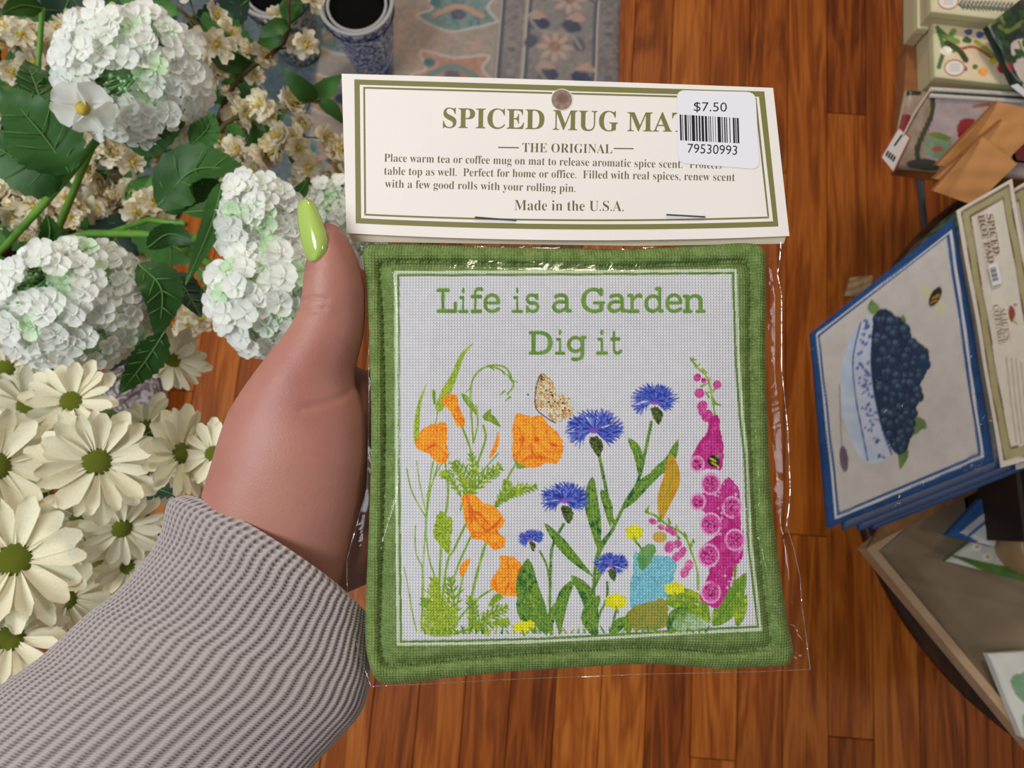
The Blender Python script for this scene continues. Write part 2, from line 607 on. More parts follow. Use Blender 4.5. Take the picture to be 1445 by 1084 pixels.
# ================================================================== THE SETTING: plank floor
PLK_A = math.radians(4.3)
PW = 0.0805                                   # strip width
pdir = Vector((math.sin(PLK_A), math.cos(PLK_A), 0)); pnor = Vector((math.cos(PLK_A), -math.sin(PLK_A), 0))
floor = empty('floor'); floor['kind'] = 'structure'
wood_a = wood_mat('oak_strip', (92, 38, 6), (150, 76, 20), (200, 120, 46), rough=0.42)
sub = MB(); sub.box((0.2, 0.3, -0.03), (4.6, 4.6, 0.02))
link(bpy.data.objects.new('subfloor', sub.mesh('subfloor', mat('subfloor_dark', (40, 20, 10), 0.8))), floor)
base_off = PZ(525, 1000, 0).dot(pnor)
plank_mesh = {}


def plank_me(ln):
    k = round(ln, 2)
    if k not in plank_mesh:
        mb = MB(); w = PW / 2 - 0.0006; l = k / 2 - 0.0006; b = 0.0009; t = 0.0
        top = [(-w + b, -l + b, t), (w - b, -l + b, t), (w - b, l - b, t), (-w + b, l - b, t)]
        mid = [(-w, -l, t - b), (w, -l, t - b), (w, l, t - b), (-w, l, t - b)]
        bot = [(-w, -l, -0.018), (w, -l, -0.018), (w, l, -0.018), (-w, l, -0.018)]
        mb.add(top + mid + bot, [(0, 1, 2, 3)] + [(i + 4, (i + 1) % 4 + 4, (i + 1) % 4, i) for i in range(4)] + [(i + 8, (i + 1) % 4 + 8, (i + 1) % 4 + 4, i + 4) for i in range(4)])
        plank_mesh[k] = mb.mesh('plank', wood_a)
    return plank_mesh[k], k


R2 = random.Random(21)
joint = PZ(1188, 160, 0)
joint2 = PZ(1010, 1072, 0)
for r in range(-18, 19):
    off = base_off + (r + 0.5) * PW
    s = -1.6 + R2.uniform(0, 0.5)
    breaks = []
    if abs((joint - pnor * off).dot(pnor)) < PW / 2: s = joint.dot(pdir) - 1.2 - 0.7
    if abs((joint2 - pnor * off).dot(pnor)) < PW / 2: s = joint2.dot(pdir) - 0.9
    first = True
    while s < 1.7:
        ln = R2.choice([0.9, 1.2, 1.5, 1.9])
        if abs((joint - pnor * off).dot(pnor)) < PW / 2 and first: ln = 0.7
        if abs((joint - pnor * off).dot(pnor)) < PW / 2 and not first and s < joint.dot(pdir) - 0.1: ln = 1.2
        if abs((joint2 - pnor * off).dot(pnor)) < PW / 2 and first: ln = 0.9
        first = False
        me, k = plank_me(ln)
        c = pnor * off + pdir * (s + k / 2)
        o = bpy.data.objects.new('plank', me)
        o.location = (c.x, c.y, R2.uniform(-0.0004, 0.0002)); o.rotation_euler = (0, 0, -PLK_A)
        link(o, floor)
        s += k

# ================================================================== RUG (woven, oriental)
RW, RH = 1.25, 1.0
rc = Canvas(0, 0, RW, RH, 420, (150, 140, 136))      # x: metres from the right edge, y: metres from the near end
GREY, MAUVE, NAVY, PEACH, TEAL, CREAM = (146, 140, 142), (120, 108, 112), (78, 84, 106), (198, 160, 142), (126, 150, 148), (196, 186, 174)


def rline(x, w, c): rc.poly([(x - w / 2, 0), (x + w / 2, 0), (x + w / 2, RH), (x - w / 2, RH)], c)


rc.poly([(0, 0), (RW, 0), (RW, RH), (0, RH)], [(146, 138, 136), (158, 150, 146), (136, 130, 134)], 1, 1.2)
rc.poly([(0, 0), (0.045, 0), (0.045, RH), (0, RH)], [(128, 120, 122), (150, 142, 140)], 1, 1.6)
for k in range(40):
    rc.ell(0.022, 0.012 + k * 0.025, 0.009, 0.005, [(160, 140, 126), (104, 104, 116)])
for x, w, c in ((0.047, 0.004, CREAM), (0.052, 0.004, NAVY), (0.190, 0.004, NAVY), (0.196, 0.006, CREAM), (0.245, 0.005, NAVY), (0.251, 0.004, CREAM)):
    rline(x, w, c)
rc.poly([(0.2, 0), (0.243, 0), (0.243, RH), (0.2, RH)], [(136, 126, 128), (152, 146, 142)], 1, 1.6)
for k in range(40):
    rc.ell(0.222, 0.012 + k * 0.025, 0.008, 0.005, [CREAM, (110, 104, 112)])
for k in range(9):                                    # border rosettes and navy leaves
    y = 0.055 + k * 0.115; cx = 0.122 + (0.012 if k % 2 else -0.012)
    for a in range(8):
        t = a * PI / 4
        rc.ell(cx + 0.024 * math.cos(t), y + 0.024 * math.sin(t), 0.013, 0.0065, [(186, 172, 160), (200, 166, 148)], 1, t)
    rc.ell(cx, y, 0.011, 0.011, [PEACH, (150, 110, 100)])
    for sg in (-1, 1):
        rc.blob([(cx + sg * 0.055, y + 0.045), (cx + sg * 0.035, y + 0.07), (cx + sg * 0.012, y + 0.052), (cx + sg * 0.03, y + 0.036)], [NAVY, (96, 100, 116)])
        rc.ell(cx + sg * 0.05, y + 0.01, 0.012, 0.017, [NAVY, (110, 110, 122)], 0.9, 0.5 * sg)
        rc.blob([(cx + sg * 0.02, y + 0.066), (cx + sg * 0.045, y + 0.084), (cx + sg * 0.06, y + 0.064)], [PEACH, (176, 160, 150)])
    rc.stroke([(cx - 0.055, y), (cx - 0.03, y + 0.03), (cx + 0.03, y + 0.035), (cx + 0.055, y + 0.06)], 0.006, [(170, 160, 150)], 0.9)
rc.poly([(0.255, 0), (RW, 0), (RW, RH), (0.255, RH)], [(190, 166, 152), (176, 160, 150), (160, 154, 148)], 1, 1.0)
for k in range(8):                                    # field: peach and teal cartouches with pale outlines
    y = 0.03 + k * 0.14
    for j, cx in enumerate((0.34, 0.56, 0.78, 1.0)):
        yy = y + (0.07 if j % 2 else 0)
        pts = [(cx - 0.085, yy), (cx - 0.06, yy + 0.03), (cx - 0.07, yy + 0.06), (cx, yy + 0.05), (cx + 0.07, yy + 0.06), (cx + 0.055, yy + 0.02), (cx + 0.085, yy), (cx + 0.02, yy - 0.03), (cx - 0.03, yy - 0.02)]
        rc.blob(pts, [TEAL, (144, 160, 154), (108, 136, 138)] if (k + j) % 2 else [PEACH, (184, 140, 122)], 1, 0, 1.2)
        rc.stroke(pts + pts[:1], 0.005, [(206, 200, 192)], 0.9)
        rc.stroke([(cx - 0.05, yy + 0.01), (cx, yy + 0.03), (cx + 0.05, yy + 0.005)], 0.012, [PEACH] if (k + j) % 2 else [TEAL])
        rc.ell(cx, yy + 0.01, 0.016, 0.012, [NAVY, (120, 120, 128)])
        rc.ell(cx + 0.05, yy + 0.035, 0.012, 0.01, [(96, 128, 132)])
rc.poly([(0.62, 0), (RW, 0), (RW, RH), (0.62, RH)], [(92, 118, 128), (78, 96, 112), (110, 128, 130)], 0.8, 1.2)
for k in range(60):
    x = rng.uniform(0.64, RW - 0.03); y = rng.uniform(0.02, RH)
    rc.ell(x, y, 0.020, 0.016, [(176, 172, 152)], 0.8); rc.ell(x, y, 0.013, 0.010, [(88, 112, 122)], 1); rc.ell(x, y, 0.005, 0.004, [(176, 168, 150)], 1)
rc.poly([(0, 0), (RW, 0), (RW, 0.02), (0, 0.02)], [(176, 168, 156), (150, 144, 140)])
rug_mat = print_mat('rug_pile', 0.95, weave=0.004, depth=0.0012, dark=0.16, spec=0.1)
e1 = PZ(876, 30, 0.008)                              # a point of the right edge
near = PZ(700, 318, 0.008)                           # near end
y0 = near.dot(pdir)
nx_, ny_ = 320, 260
gx = np.linspace(0, RW, nx_); gy = np.linspace(0, RH, ny_)
GX, GY = np.meshgrid(gx, gy)
e0 = e1.dot(pnor)
pts = np.zeros((ny_, nx_, 3))
wob = 0.002 * np.sin(GY * 23) * np.exp(-GX * 8)
pts[..., 0] = pnor.x * (e0 - GX + wob) + pdir.x * (y0 + GY)
pts[..., 1] = pnor.y * (e0 - GX + wob) + pdir.y * (y0 + GY)
edge = np.minimum(np.minimum(GX, GY), 0.01) / 0.01
pts[..., 2] = 0.001 + 0.007 * np.sqrt(edge) + 0.0006 * np.sin(GX * 31) * np.sin(GY * 27)
rug = link(bpy.data.objects.new('rug', grid_mesh('rug', pts[:, ::-1], rug_mat, rc.sample(GX, GY)[:, ::-1])))
tag(rug, 'faded oriental rug in peach, grey and teal lying on the plank floor', 'rug')

# ================================================================== HELD THINGS
# ---- mug mat ---------------------------------------------------------------
cv = Canvas(500, 325, 1145, 985, 2.0, (120, 150, 80))
GRN = [(100, 122, 62), (112, 135, 73), (127, 147, 88)]
cv.poly([(500, 325), (1145, 325), (1145, 985), (500, 985)], GRN, 1, 1.4)


def inner(o):
    """inner printed frame outline, o px inward"""
    return [(556.5 + o, 382.5 + o), (700, 382 + o), (860, 381 + o), (1040 - o, 379.5 + o), (1042 - o, 440), (1044 - o, 507), (1050 - o, 590), (1056 - o, 640), (1062 - o, 770), (1075.5 - o, 890.5 - o), (960, 896 - o), (880, 901 - o), (760, 907.5 - o), (650, 910.5 - o), (560 + o, 911.5 - o), (558.5 + o, 800), (557 + o, 600)]


cv.poly(inner(0), [(202, 212, 184)])
cv.poly(inner(4.2), [(112, 140, 76), (96, 126, 60)], 1, 1.3)
cv.poly(inner(7.6), [(209, 208, 212), (215, 214, 218)], 1, 0.8)
YG = [(176, 190, 48), (132, 166, 44), (96, 136, 52), (186, 200, 70)]
LG = [(150, 178, 60), (108, 150, 58), (168, 192, 84)]
DG = [(36, 88, 56), (84, 134, 52), (152, 176, 54), (58, 108, 58), (120, 158, 60)]
ORG = [(236, 112, 30), (248, 156, 40), (252, 188, 60), (240, 120, 36), (250, 172, 50)]
BLU = [(58, 72, 168), (86, 104, 200), (44, 56, 148), (108, 126, 214)]
MAG = [(196, 40, 132), (178, 34, 120), (208, 70, 150), (190, 44, 130)]
YEL = [(226, 222, 30), (240, 232, 60), (200, 200, 30)]
# grasses and poppy stems
for pts_, w_ in (([(611, 652), (604, 700), (601, 745), (606, 790), (618, 830), (625, 895)], 2.2), ([(618, 655), (606, 700), (598, 780), (594, 893)], 1.8),
                 ([(628, 650), (632, 700), (622, 780), (618, 895)], 3), ([(657, 740), (641, 775), (630, 800), (620, 895)], 3.4),
                 ([(664, 758), (646, 800), (632, 850), (628, 890)], 3), ([(685, 768), (673, 810), (665, 850), (662, 893)], 4),
                 ([(654, 810), (648, 840), (640, 872)], 2.4), ([(694, 832), (676, 844), (652, 868), (636, 893)], 3),
                 ([(574, 662), (580, 690), (592, 715), (601, 730)], 2), ([(588, 650), (592, 680), (600, 720)], 1.4), ([(586, 742), (587, 780), (597, 810), (596, 890)], 1.8),
                 ([(578, 838), (582, 865), (588, 892)], 2), ([(570, 800), (576, 830), (580, 860)], 1.2), ([(652, 602), (664, 635), (668, 668), (662, 700)], 3),
                 ([(682, 600), (685, 620), (674, 655), (668, 690)], 3), ([(618, 575), (616, 592), (612, 604)], 1.6), ([(703, 640), (684, 662), (672, 680)], 2),
                 ([(640, 655), (655, 690), (650, 720)], 2.5), ([(668, 625), (664, 560), (669, 532), (688, 517), (712, 518), (722, 534), (724, 546), (716, 556)], 2.6),
                 ([(728, 655), (718, 672), (712, 690)], 3), ([(668, 625), (674, 600), (672, 572)], 2), ([(602, 700), (620, 660), (634, 640)], 1.6)):
    cv.stroke(pts_, w_, LG, 1, 6, 0.9)
for a in range(10):
    t = a / 9; x = 690 + 33 * t; y = 517 + 20 * t * t
    cv.seg((x, y), (x + rng.uniform(-2, 8), y + rng.uniform(2, 8)), 2.4, 1, YG)
for x, y in ((664, 548), (712, 552), (720, 560)): cv.seg((x, y), (x - 7, y + 6), 3, 1, LG)
cv.stroke([(667, 485), (652, 502), (641, 530), (630, 552), (620, 575)], [1.5, 6, 9, 14, 12], [(186, 196, 60), (120, 156, 50), (206, 208, 100), (140, 172, 60)], 0.95, 6, 1.8)
cv.stroke([(602, 541), (592, 570), (588, 600), (587, 625)], [1, 5, 8, 6], YG, 0.9, 6, 1.6)
cv.stroke([(612, 552), (613, 570)], [5, 3], YG)
cv.leaf([(651, 555), (662, 568), (674, 588)], 9, LG); cv.leaf([(682, 592), (692, 590), (707, 603)], 11, YG); cv.leaf([(680, 590), (690, 582), (692, 577)], 6, LG)
for pts_, w_ in (([(658, 700), (655, 675), (640, 652)], 16), ([(662, 700), (668, 670), (664, 640)], 12), ([(664, 700), (685, 672), (708, 660)], 16), ([(650, 700), (636, 676), (622, 668)], 11),
                 ([(698, 716), (712, 702), (730, 692), (757, 686)], 13), ([(700, 714), (712, 690), (716, 680)], 9),
                 ([(625, 895), (615, 860), (612, 815)], 18), ([(630, 895), (640, 850), (634, 815)], 18), ([(620, 895), (604, 860), (600, 845)], 12),
                 ([(664, 888), (668, 865), (664, 842)], 14), ([(668, 885), (690, 868), (716, 856)], 15), ([(670, 880), (700, 880), (718, 878)], 11), ([(640, 895), (672, 886), (690, 893)], 10), ([(690, 855), (700, 845), (706, 840)], 8)):
    cv.feather(pts_, w_, YG)
cv.blob([(613, 740), (620, 722), (630, 728), (638, 732), (637, 760), (634, 782), (622, 770), (612, 755)], YG, 1, 0.8, 1.4)
cv.blob([(600, 895), (598, 862), (608, 850), (606, 825), (618, 815), (630, 850), (644, 860), (640, 895)], YG, 0.85, 1.2, 1.6)
# poppies
FOXY = []
cv.poly([(623, 568), (630, 556), (645, 557), (648, 575), (656, 592), (656, 601), (645, 603), (637, 582)], ORG, 1, 1)
cv.blob([(587, 622), (598, 604), (612, 599), (629, 597), (631, 625), (632, 648), (620, 655), (610, 645), (604, 640), (590, 634)], ORG, 1, 0.6, 0.8)
YO = [(252, 200, 70), (250, 176, 50)]
for x, y, a, b, an in ((605, 615, 9, 7, .3), (622, 632, 7, 10, 0), (745, 610, 12, 9, .4), (765, 630, 12, 8, 0), (778, 618, 9, 7, .6), (742, 636, 8, 7, 0), (690, 728, 10, 7, .4), (672, 742, 8, 8, 0), (698, 760, 8, 6, 0), (722, 812, 9, 11, .2), (708, 822, 8, 7, 0), (735, 826, 6, 8, 0), (640, 572, 4, 8, .3)):
    FOXY.append((x, y, a, b, an))
cv.stroke([(600, 635), (615, 628), (628, 640)], [2, 5, 3], [(222, 84, 36), (240, 130, 40)], 0.8)
cv.blob([(726, 588), (738, 585), (750, 589), (765, 587), (774, 599), (786, 610), (795, 626), (793, 640), (788, 652), (770, 655), (750, 660), (733, 655), (723, 642)], ORG, 1, 0.8, 0.8)
for pts_ in ([(730, 640), (745, 632), (758, 648)], [(728, 600), (738, 615), (734, 635)], [(752, 600), (757, 620), (775, 640)], [(770, 606), (778, 625), (790, 630)], [(735, 652), (750, 645), (780, 648)]):
    cv.stroke(pts_, [2, 6, 2], [(220, 84, 36), (238, 128, 36)], 0.6, 6, 1)
cv.blob([(703, 608), (704, 626), (697, 642), (690, 646), (698, 625)], ORG)
cv.blob([(652, 700), (664, 697), (674, 702), (683, 711), (697, 714), (706, 724), (712, 733), (709, 744), (703, 750), (712, 760), (711, 772), (698, 776), (688, 768), (678, 762), (667, 760), (659, 745), (655, 728), (653, 712)], ORG, 1, 0.6, 0.8)
for pts_ in ([(664, 712), (672, 735), (690, 752)], [(660, 722), (676, 725), (690, 740)], [(684, 752), (698, 742), (708, 730)], [(660, 700), (664, 728), (668, 752)]):
    cv.stroke(pts_, [2, 5, 2], [(220, 84, 36), (230, 110, 40)], 0.6, 6, 1)
cv.leaf([(651, 814), (655, 800), (664, 787)], 11, ORG)
cv.blob([(705, 785), (716, 784), (726, 787), (738, 798), (744, 812), (747, 828), (738, 841), (722, 842), (705, 838), (692, 828), (695, 814), (704, 803), (706, 793)], ORG, 1, 0.6, 0.8)
for pts_ in ([(698, 826), (712, 818), (724, 800)], [(712, 838), (720, 815), (716, 792)], [(736, 836), (730, 815), (735, 800)]):
    cv.stroke(pts_, [2, 5, 2], [(222, 90, 36), (236, 120, 36)], 0.6, 6, 1)
cv.poly([(725, 648), (735, 655), (745, 660), (730, 662)], LG)
for x, y, a, b, an in FOXY: cv.ell(x, y, a, b, YO + [(244, 150, 44)], .6, an, 1.6)
# cornflower stems and leaves
for pts_, w_ in (([(845, 640), (855, 690), (862, 725), (866, 745), (845, 775), (838, 830), (840, 895)], 4.5), ([(919, 596), (910, 640), (900, 680), (880, 715), (864, 748), (846, 780), (838, 820)], 4.5),
                 ([(795, 740), (780, 770), (777, 800), (776, 860), (778, 895)], 4), ([(762, 778), (772, 800), (777, 830)], 3), ([(857, 822), (856, 845), (845, 870), (842, 895)], 3.6), ([(896, 762), (905, 775), (912, 795)], 2.5),
                 ([(870, 860), (866, 875), (862, 895)], 3)):
    cv.stroke(pts_, w_, DG, 1, 6, 1)
for pts_, w_ in (([(836, 672), (834, 705), (840, 740), (846, 782)], 20), ([(848, 690), (858, 715), (862, 745)], 13), ([(887, 618), (900, 640), (903, 675)], 13), ([(957, 620), (945, 650), (925, 668), (904, 690)], 15),
                 ([(935, 665), (912, 680), (890, 705), (876, 720)], 16), ([(768, 738), (790, 765), (810, 788), (838, 815)], 15), ([(745, 788), (744, 830), (758, 865), (772, 897)], 34), ([(731, 842), (742, 870), (758, 895)], 18),
                 ([(810, 818), (796, 840), (790, 868), (790, 897)], 17), ([(806, 812), (826, 835), (836, 865), (838, 897)], 20), ([(866, 786), (850, 800), (840, 830)], 8), ([(846, 840), (830, 870), (836, 897)], 20),
                 ([(862, 895), (875, 880), (900, 872)], 16), ([(886, 897), (890, 870), (905, 858)], 14), ([(938, 850), (960, 846), (985, 856), (1002, 880)], 34), ([(945, 895), (955, 870), (975, 858)], 22),
                 ([(770, 897), (778, 870), (784, 850)], 12)):
    cv.leaf(pts_, w_, DG if w_ != 34 or pts_[0][0] < 900 else YG, 1, [(140, 170, 70)])
cv.leaf([(1006, 884), (1030, 850), (1053, 808)], 32, [(140, 170, 50), (90, 138, 50), (170, 186, 60)], 1, [(80, 124, 50)])
cv.leaf([(1040, 885), (1046, 860), (1054, 838)], 16, YG)
cv.stroke([(1036, 790), (1037, 810), (1034, 835)], [8, 4, 3], [(150, 140, 60), (100, 140, 60)])
cv.leaf([(947, 640), (948, 675), (938, 705), (932, 738)], 25, [(220, 150, 40), (190, 170, 50), (206, 130, 40)], 1, [(150, 140, 60)])
# small foxglove
cv.stroke([(912, 723), (925, 728), (940, 740), (965, 755), (976, 780), (984, 806), (985, 832)], 3, LG)
for x, y in ((912, 722), (930, 735), (945, 738), (955, 748), (968, 758), (975, 770), (958, 760), (978, 765)): cv.seg((x, y), (x + rng.uniform(-5, 5), y - rng.uniform(3, 9)), 5, 1.5, YG)
for x, y, a, b in ((921, 736, 6, 4), (933, 744, 5, 4), (944, 747, 6, 5), (950, 752, 6, 4), (945, 772, 7, 9), (956, 768, 6, 6), (955, 786, 6, 7), (963, 779, 5, 8), (966, 808, 6, 8), (972, 798, 6, 8)):
    cv.ell(x, y, a, b, [(210, 80, 150), (186, 50, 130), (226, 130, 180)], 0.95, 0.4, 1)
# blue watercolour shape with brown foot
cv.blob([(896, 780), (905, 785), (925, 784), (948, 787), (954, 800), (948, 822), (938, 845), (915, 852), (892, 860), (889, 830), (893, 800)], [(98, 176, 196), (128, 196, 212), (150, 206, 214), (90, 160, 180)], 0.95, 0.8, 1.2)
cv.blob([(902, 778), (915, 768), (925, 772), (920, 790), (908, 805), (900, 795)], [(80, 140, 60), (110, 160, 80)], 0.85, 0.8)
cv.blob([(890, 858), (915, 850), (935, 845), (942, 860), (938, 886), (905, 890), (888, 884)], [(150, 146, 50), (176, 150, 60), (110, 140, 60)], 0.95, 1, 1.4)
cv.ell(931, 758, 10, 8, [(206, 160, 50), (180, 150, 50)], 0.8)
cv.blob([(950, 880), (970, 866), (990, 872), (1000, 884), (960, 892)], [(180, 206, 180), (120, 160, 70)], 0.8, 1, 1.4)
cv.stroke([(560, 905), (562, 905)], 1, YG)
for x in range(600, 1000, 9):
    cv.seg((x, 894 - (x - 600) * 0.006), (x + rng.uniform(-6, 6), 894 - rng.uniform(4, 14)), 3.5, 1.2, YG if rng.random() < .5 else DG)
# yellow flowers
for x, y, a, b in ((737, 885, 14, 9), (895, 752, 14, 12), (869, 849, 17, 12), (952, 831, 16, 10), (748, 882, 8, 7)):
    cv.blob([(x + a * (1 if k % 2 else .82) * math.cos(k * PI / 6), y + b * (1 if k % 2 else .82) * math.sin(k * PI / 6)) for k in range(12)], YEL, 1, 0.6, 1.4)
    cv.stroke([(x, y + b * .6), (x + 3, y + b * 1.3)], 3, LG)
# cornflowers
for cx, cy, R, n in ((838, 606, 41, 34), (924, 566, 35, 30), (797, 705, 36, 32), (862, 797, 25, 26), (750, 760, 19, 18)):
    cv.blob([(cx - R * .16, cy + R * .3), (cx + R * .12, cy + R * .25), (cx + R * .32, cy + R * .5), (cx + R * .28, cy + R * .75), (cx + R * .16, cy + R * .95), (cx - R * .04, cy + R * .7)], [(60, 84, 40), (140, 140, 60), (84, 110, 54), (44, 56, 36)], 1, 0.5, 1.6)
    for k in range(n * 2):
        a = -PI / 2 + rng.uniform(-1, 1) * PI * 0.78
        r = R * rng.uniform(0.6, 1.02) * (0.85 + 0.15 * abs(math.cos(a)))
        e = (cx + r * math.cos(a), cy + r * 0.8 * math.sin(a))
        m_ = (cx + r * .6 * math.cos(a + .12), cy + r * .5 * math.sin(a + .12))
        cv.stroke([(cx, cy), m_, e], [1.2, 2.6, 1.4], [BLU[k % 4]], 0.95, 3)
        for s_ in (-.35, .35):
            cv.seg(m_, (cx + r * 1.02 * math.cos(a + s_ * .6), cy + r * .82 * math.sin(a + s_ * .6)), 1.8, 1.0, [BLU[(k + 1) % 4]], 0.9)
    cv.ell(cx, cy + 2, R * .16, R * .1, [(176, 90, 190), (120, 80, 180)], 0.9)
# foxglove
cv.stroke([(974, 505), (985, 520), (996, 530), (1003, 550), (1008, 580), (1012, 610)], 2.6, LG)
for x, y in ((976, 508), (982, 518), (990, 522), (996, 526), (1000, 540), (1006, 552), (1010, 570), (1000, 560), (990, 545)):
    for k in range(2): cv.seg((x, y), (x + rng.uniform(-8, 8), y - rng.uniform(-3, 8)), 4, 1.4, LG)
for x, y, a, b in ((984, 533, 5, 6), (993, 537, 4, 4), (1012, 543, 6, 6), (987, 555, 7, 7), (991, 573, 7, 8), (998, 587, 8, 9), (992, 582, 7, 6)):
    cv.ell(x, y, a, b, [(200, 60, 140), (216, 110, 170), (190, 40, 126)], 1, 0.5, 1)
cv.blob([(1000, 592), (1013, 586), (1016, 605), (1020, 625), (1020, 645), (1018, 662), (1000, 662), (982, 664), (974, 655), (978, 640), (990, 620), (998, 610)], MAG, 1, 0.6)
cv.blob([(1020, 680), (1030, 675), (1042, 690), (1045, 712), (1046, 760), (1049, 745), (1046, 790), (1034, 800), (1031, 825), (1022, 842), (1012, 858), (996, 852), (988, 840), (1000, 815), (1010, 790), (995, 785), (992, 770), (1010, 755), (1000, 730), (984, 715), (978, 700), (1000, 694), (1016, 690)], MAG, 1, 0.6)
cv.blob([(1006, 790), (1024, 782), (1036, 795), (1030, 825), (1018, 850), (1000, 852), (992, 838), (998, 815)], MAG, 1, 0.6)
for k in range(70):                                        # ragged pale edges between the bells
    j = k % 14
    x, y = ((978, 650), (976, 690), (985, 725), (992, 760), (992, 800), (990, 845), (1022, 668), (1040, 690), (1048, 735), (1048, 785), (1030, 815), (1015, 725), (1016, 755), (1014, 700))[j]
    cv.ell(x + rng.normal(0, 5), y + rng.normal(0, 8), rng.uniform(.8, 2.6), rng.uniform(.8, 2.6), [(224, 200, 216), (212, 208, 212)], .8)
for x, y, r in ((1003, 683, 13), (1033, 716, 13), (1003, 740, 14), (1037, 762, 13), (1000, 784, 14), (1003, 836, 13), (985, 708, 10), (984, 655, 9)):
    cv.ell(x, y, r + 1.5, r + 3, [(232, 180, 212), (222, 150, 196)], 0.95)
    cv.ell(x, y, r - 1.5, r - 0.5, [(206, 70, 150), (228, 140, 190), (190, 40, 130)], 1, 0, 1.8)
    for k in range(9): cv.ell(x + rng.uniform(-.5, .5) * r, y + rng.uniform(-.6, .6) * r, 1.3, 1.3, [(110, 30, 70)], .9)
for x, y, a, b in ((1008, 604, 4, 9), (996, 628, 6, 8), (1012, 640, 5, 9), (1030, 690, 6, 8), (1018, 705, 6, 6), (1022, 740, 6, 8), (1040, 730, 4, 8), (1020, 772, 6, 7), (1040, 785, 4, 6), (1018, 806, 7, 10), (1008, 822, 6, 7), (1026, 800, 4, 8)):
    cv.ell(x, y, a, b, [(222, 100, 168), (204, 60, 144), (184, 36, 124)], .75, .4, 2.2)
cv.ell(1007, 651, 9, 8, [(30, 30, 24), (60, 56, 40)], 1, 0.5); cv.ell(1006, 649, 6, 2, [(190, 180, 60)], 1, 0.5); cv.ell(1008, 655, 6, 1.6, [(190, 180, 60)], 1, 0.5)
cv.ell(1014, 643, 5, 3, [(150, 140, 120)], 0.8, -0.6)
# butterfly
for pts_ in ([(763, 528), (773, 531), (783, 547), (786, 561), (772, 577), (757, 576), (754, 560), (758, 540)], [(770, 576), (785, 561), (796, 557), (805, 569), (808, 584), (799, 590), (784, 597), (774, 588)]):
    cv.blob(pts_, [(232, 220, 180), (206, 170, 110), (160, 180, 190), (240, 232, 210), (190, 130, 60)], 1, 0.8, 2.4)
for k in range(34):
    x = rng.uniform(756, 805); y = 533 + (x - 756) * 0.9 + rng.uniform(-14, 22)
    if 530 < y < 594: cv.ell(x, y, rng.uniform(.8, 2.2), rng.uniform(.8, 1.6), [(50, 36, 30)] if k % 3 else [(196, 110, 40)], .9)
cv.stroke([(763, 528), (757, 545), (756, 575), (772, 590), (784, 597)], 1.6, [(90, 60, 40)], .8)
cv.ell(745, 557, 1.3, 1.3, [(60, 40, 40)])
# lettering
TXT = [(120, 156, 76), (104, 142, 62)]


def glyphs(spec, yb, cap, xh):
    for ch, a, b, h in spec:
        v, t = text_tris(ch, 'type', 0.012)
        v = v.copy(); v[:, 0] = a + (v[:, 0] - v[:, 0].min()) / (v[:, 0].max() - v[:, 0].min()) * (b - a)
        y0_, y1_ = v[:, 1].min(), v[:, 1].max()
        if ch == 'g': v[:, 1] = (yb + 9) - (v[:, 1] - y0_) / (y1_ - y0_) * (9 + xh)
        else: v[:, 1] = yb - (v[:, 1] - y0_) / (y1_ - y0_) * h
        cv.tris(v[t], TXT)


glyphs([('L', 616, 645, 35), ('i', 646.5, 661, 36), ('f', 664, 682, 37), ('e', 682, 706, 28), ('i', 722, 738, 36), ('s', 742, 761, 28), ('a', 779, 807, 28),
        ('G', 820, 854, 36), ('a', 857, 885, 28), ('r', 884, 907, 28), ('d', 909, 937, 37), ('e', 939, 963, 28), ('n', 963, 996, 27)], 442, 35, 28)
glyphs([('D', 746, 780, 34), ('i', 783, 798, 36), ('g', 800, 828, 28), ('i', 841, 858, 36), ('t', 861, 878, 34)], 501, 35, 27)


def resample(pts, n, closed=False):
    p = np.array(pts, float)
    d = np.r_[0, np.cumsum(np.linalg.norm(np.diff(p, axis=0), axis=1))]
    t = np.linspace(0, d[-1], n)
    return np.stack([np.interp(t, d, p[:, 0]), np.interp(t, d, p[:, 1])], -1)


def coons(top, right, bottom, left, nx, ny):
    """four polylines: top L-R, right T-B, bottom L-R, left T-B -> (ny,nx,2)"""
    sp = lambda q: np.array(spline(q, 8))
    T, B = resample(sp(top), nx), resample(sp(bottom), nx)
    Lf, Rt = resample(sp(left), ny), resample(sp(right), ny)
    s = np.linspace(0, 1, nx)[None, :, None]; t = np.linspace(0, 1, ny)[:, None, None]
    return ((1 - t) * T[None] + t * B[None] + (1 - s) * Lf[:, None] + s * Rt[:, None]
            - ((1 - s) * (1 - t) * T[0] + s * (1 - t) * T[-1] + (1 - s) * t * B[0] + s * t * B[-1]))


MNX, MNY = 500, 520
g = coons([(519, 350), (524, 345), (600, 345), (700, 348), (800, 350), (870, 352), (940, 349), (1000, 346), (1050, 343), (1072, 347), (1080, 356)],
          [(1080, 356), (1081, 420), (1080, 500), (1083, 600), (1088, 700), (1100, 800), (1110, 870), (1119, 915), (1116, 936)],
          [(524, 950), (538, 963), (570, 964), (650, 955), (720, 948), (800, 943), (880, 938), (940, 938), (1000, 943), (1022, 945), (1060, 942), (1100, 940), (1116, 936)],
          [(519, 350), (514, 362), (517, 400), (521, 450), (523, 520), (524, 600), (522, 700), (519, 780), (516, 850), (516, 910), (524, 950)], MNX, MNY)
rgb = cv.sample(g[..., 0], g[..., 1])
U = np.linspace(0, 1, MNX)[None]; V = np.linspace(0, 1, MNY)[:, None]
dl, dr, dt, db = U * 560, (1 - U) * 570, V * 600, (1 - V) * 600
sm = lambda d: 1 - np.exp(-d / 5.0)
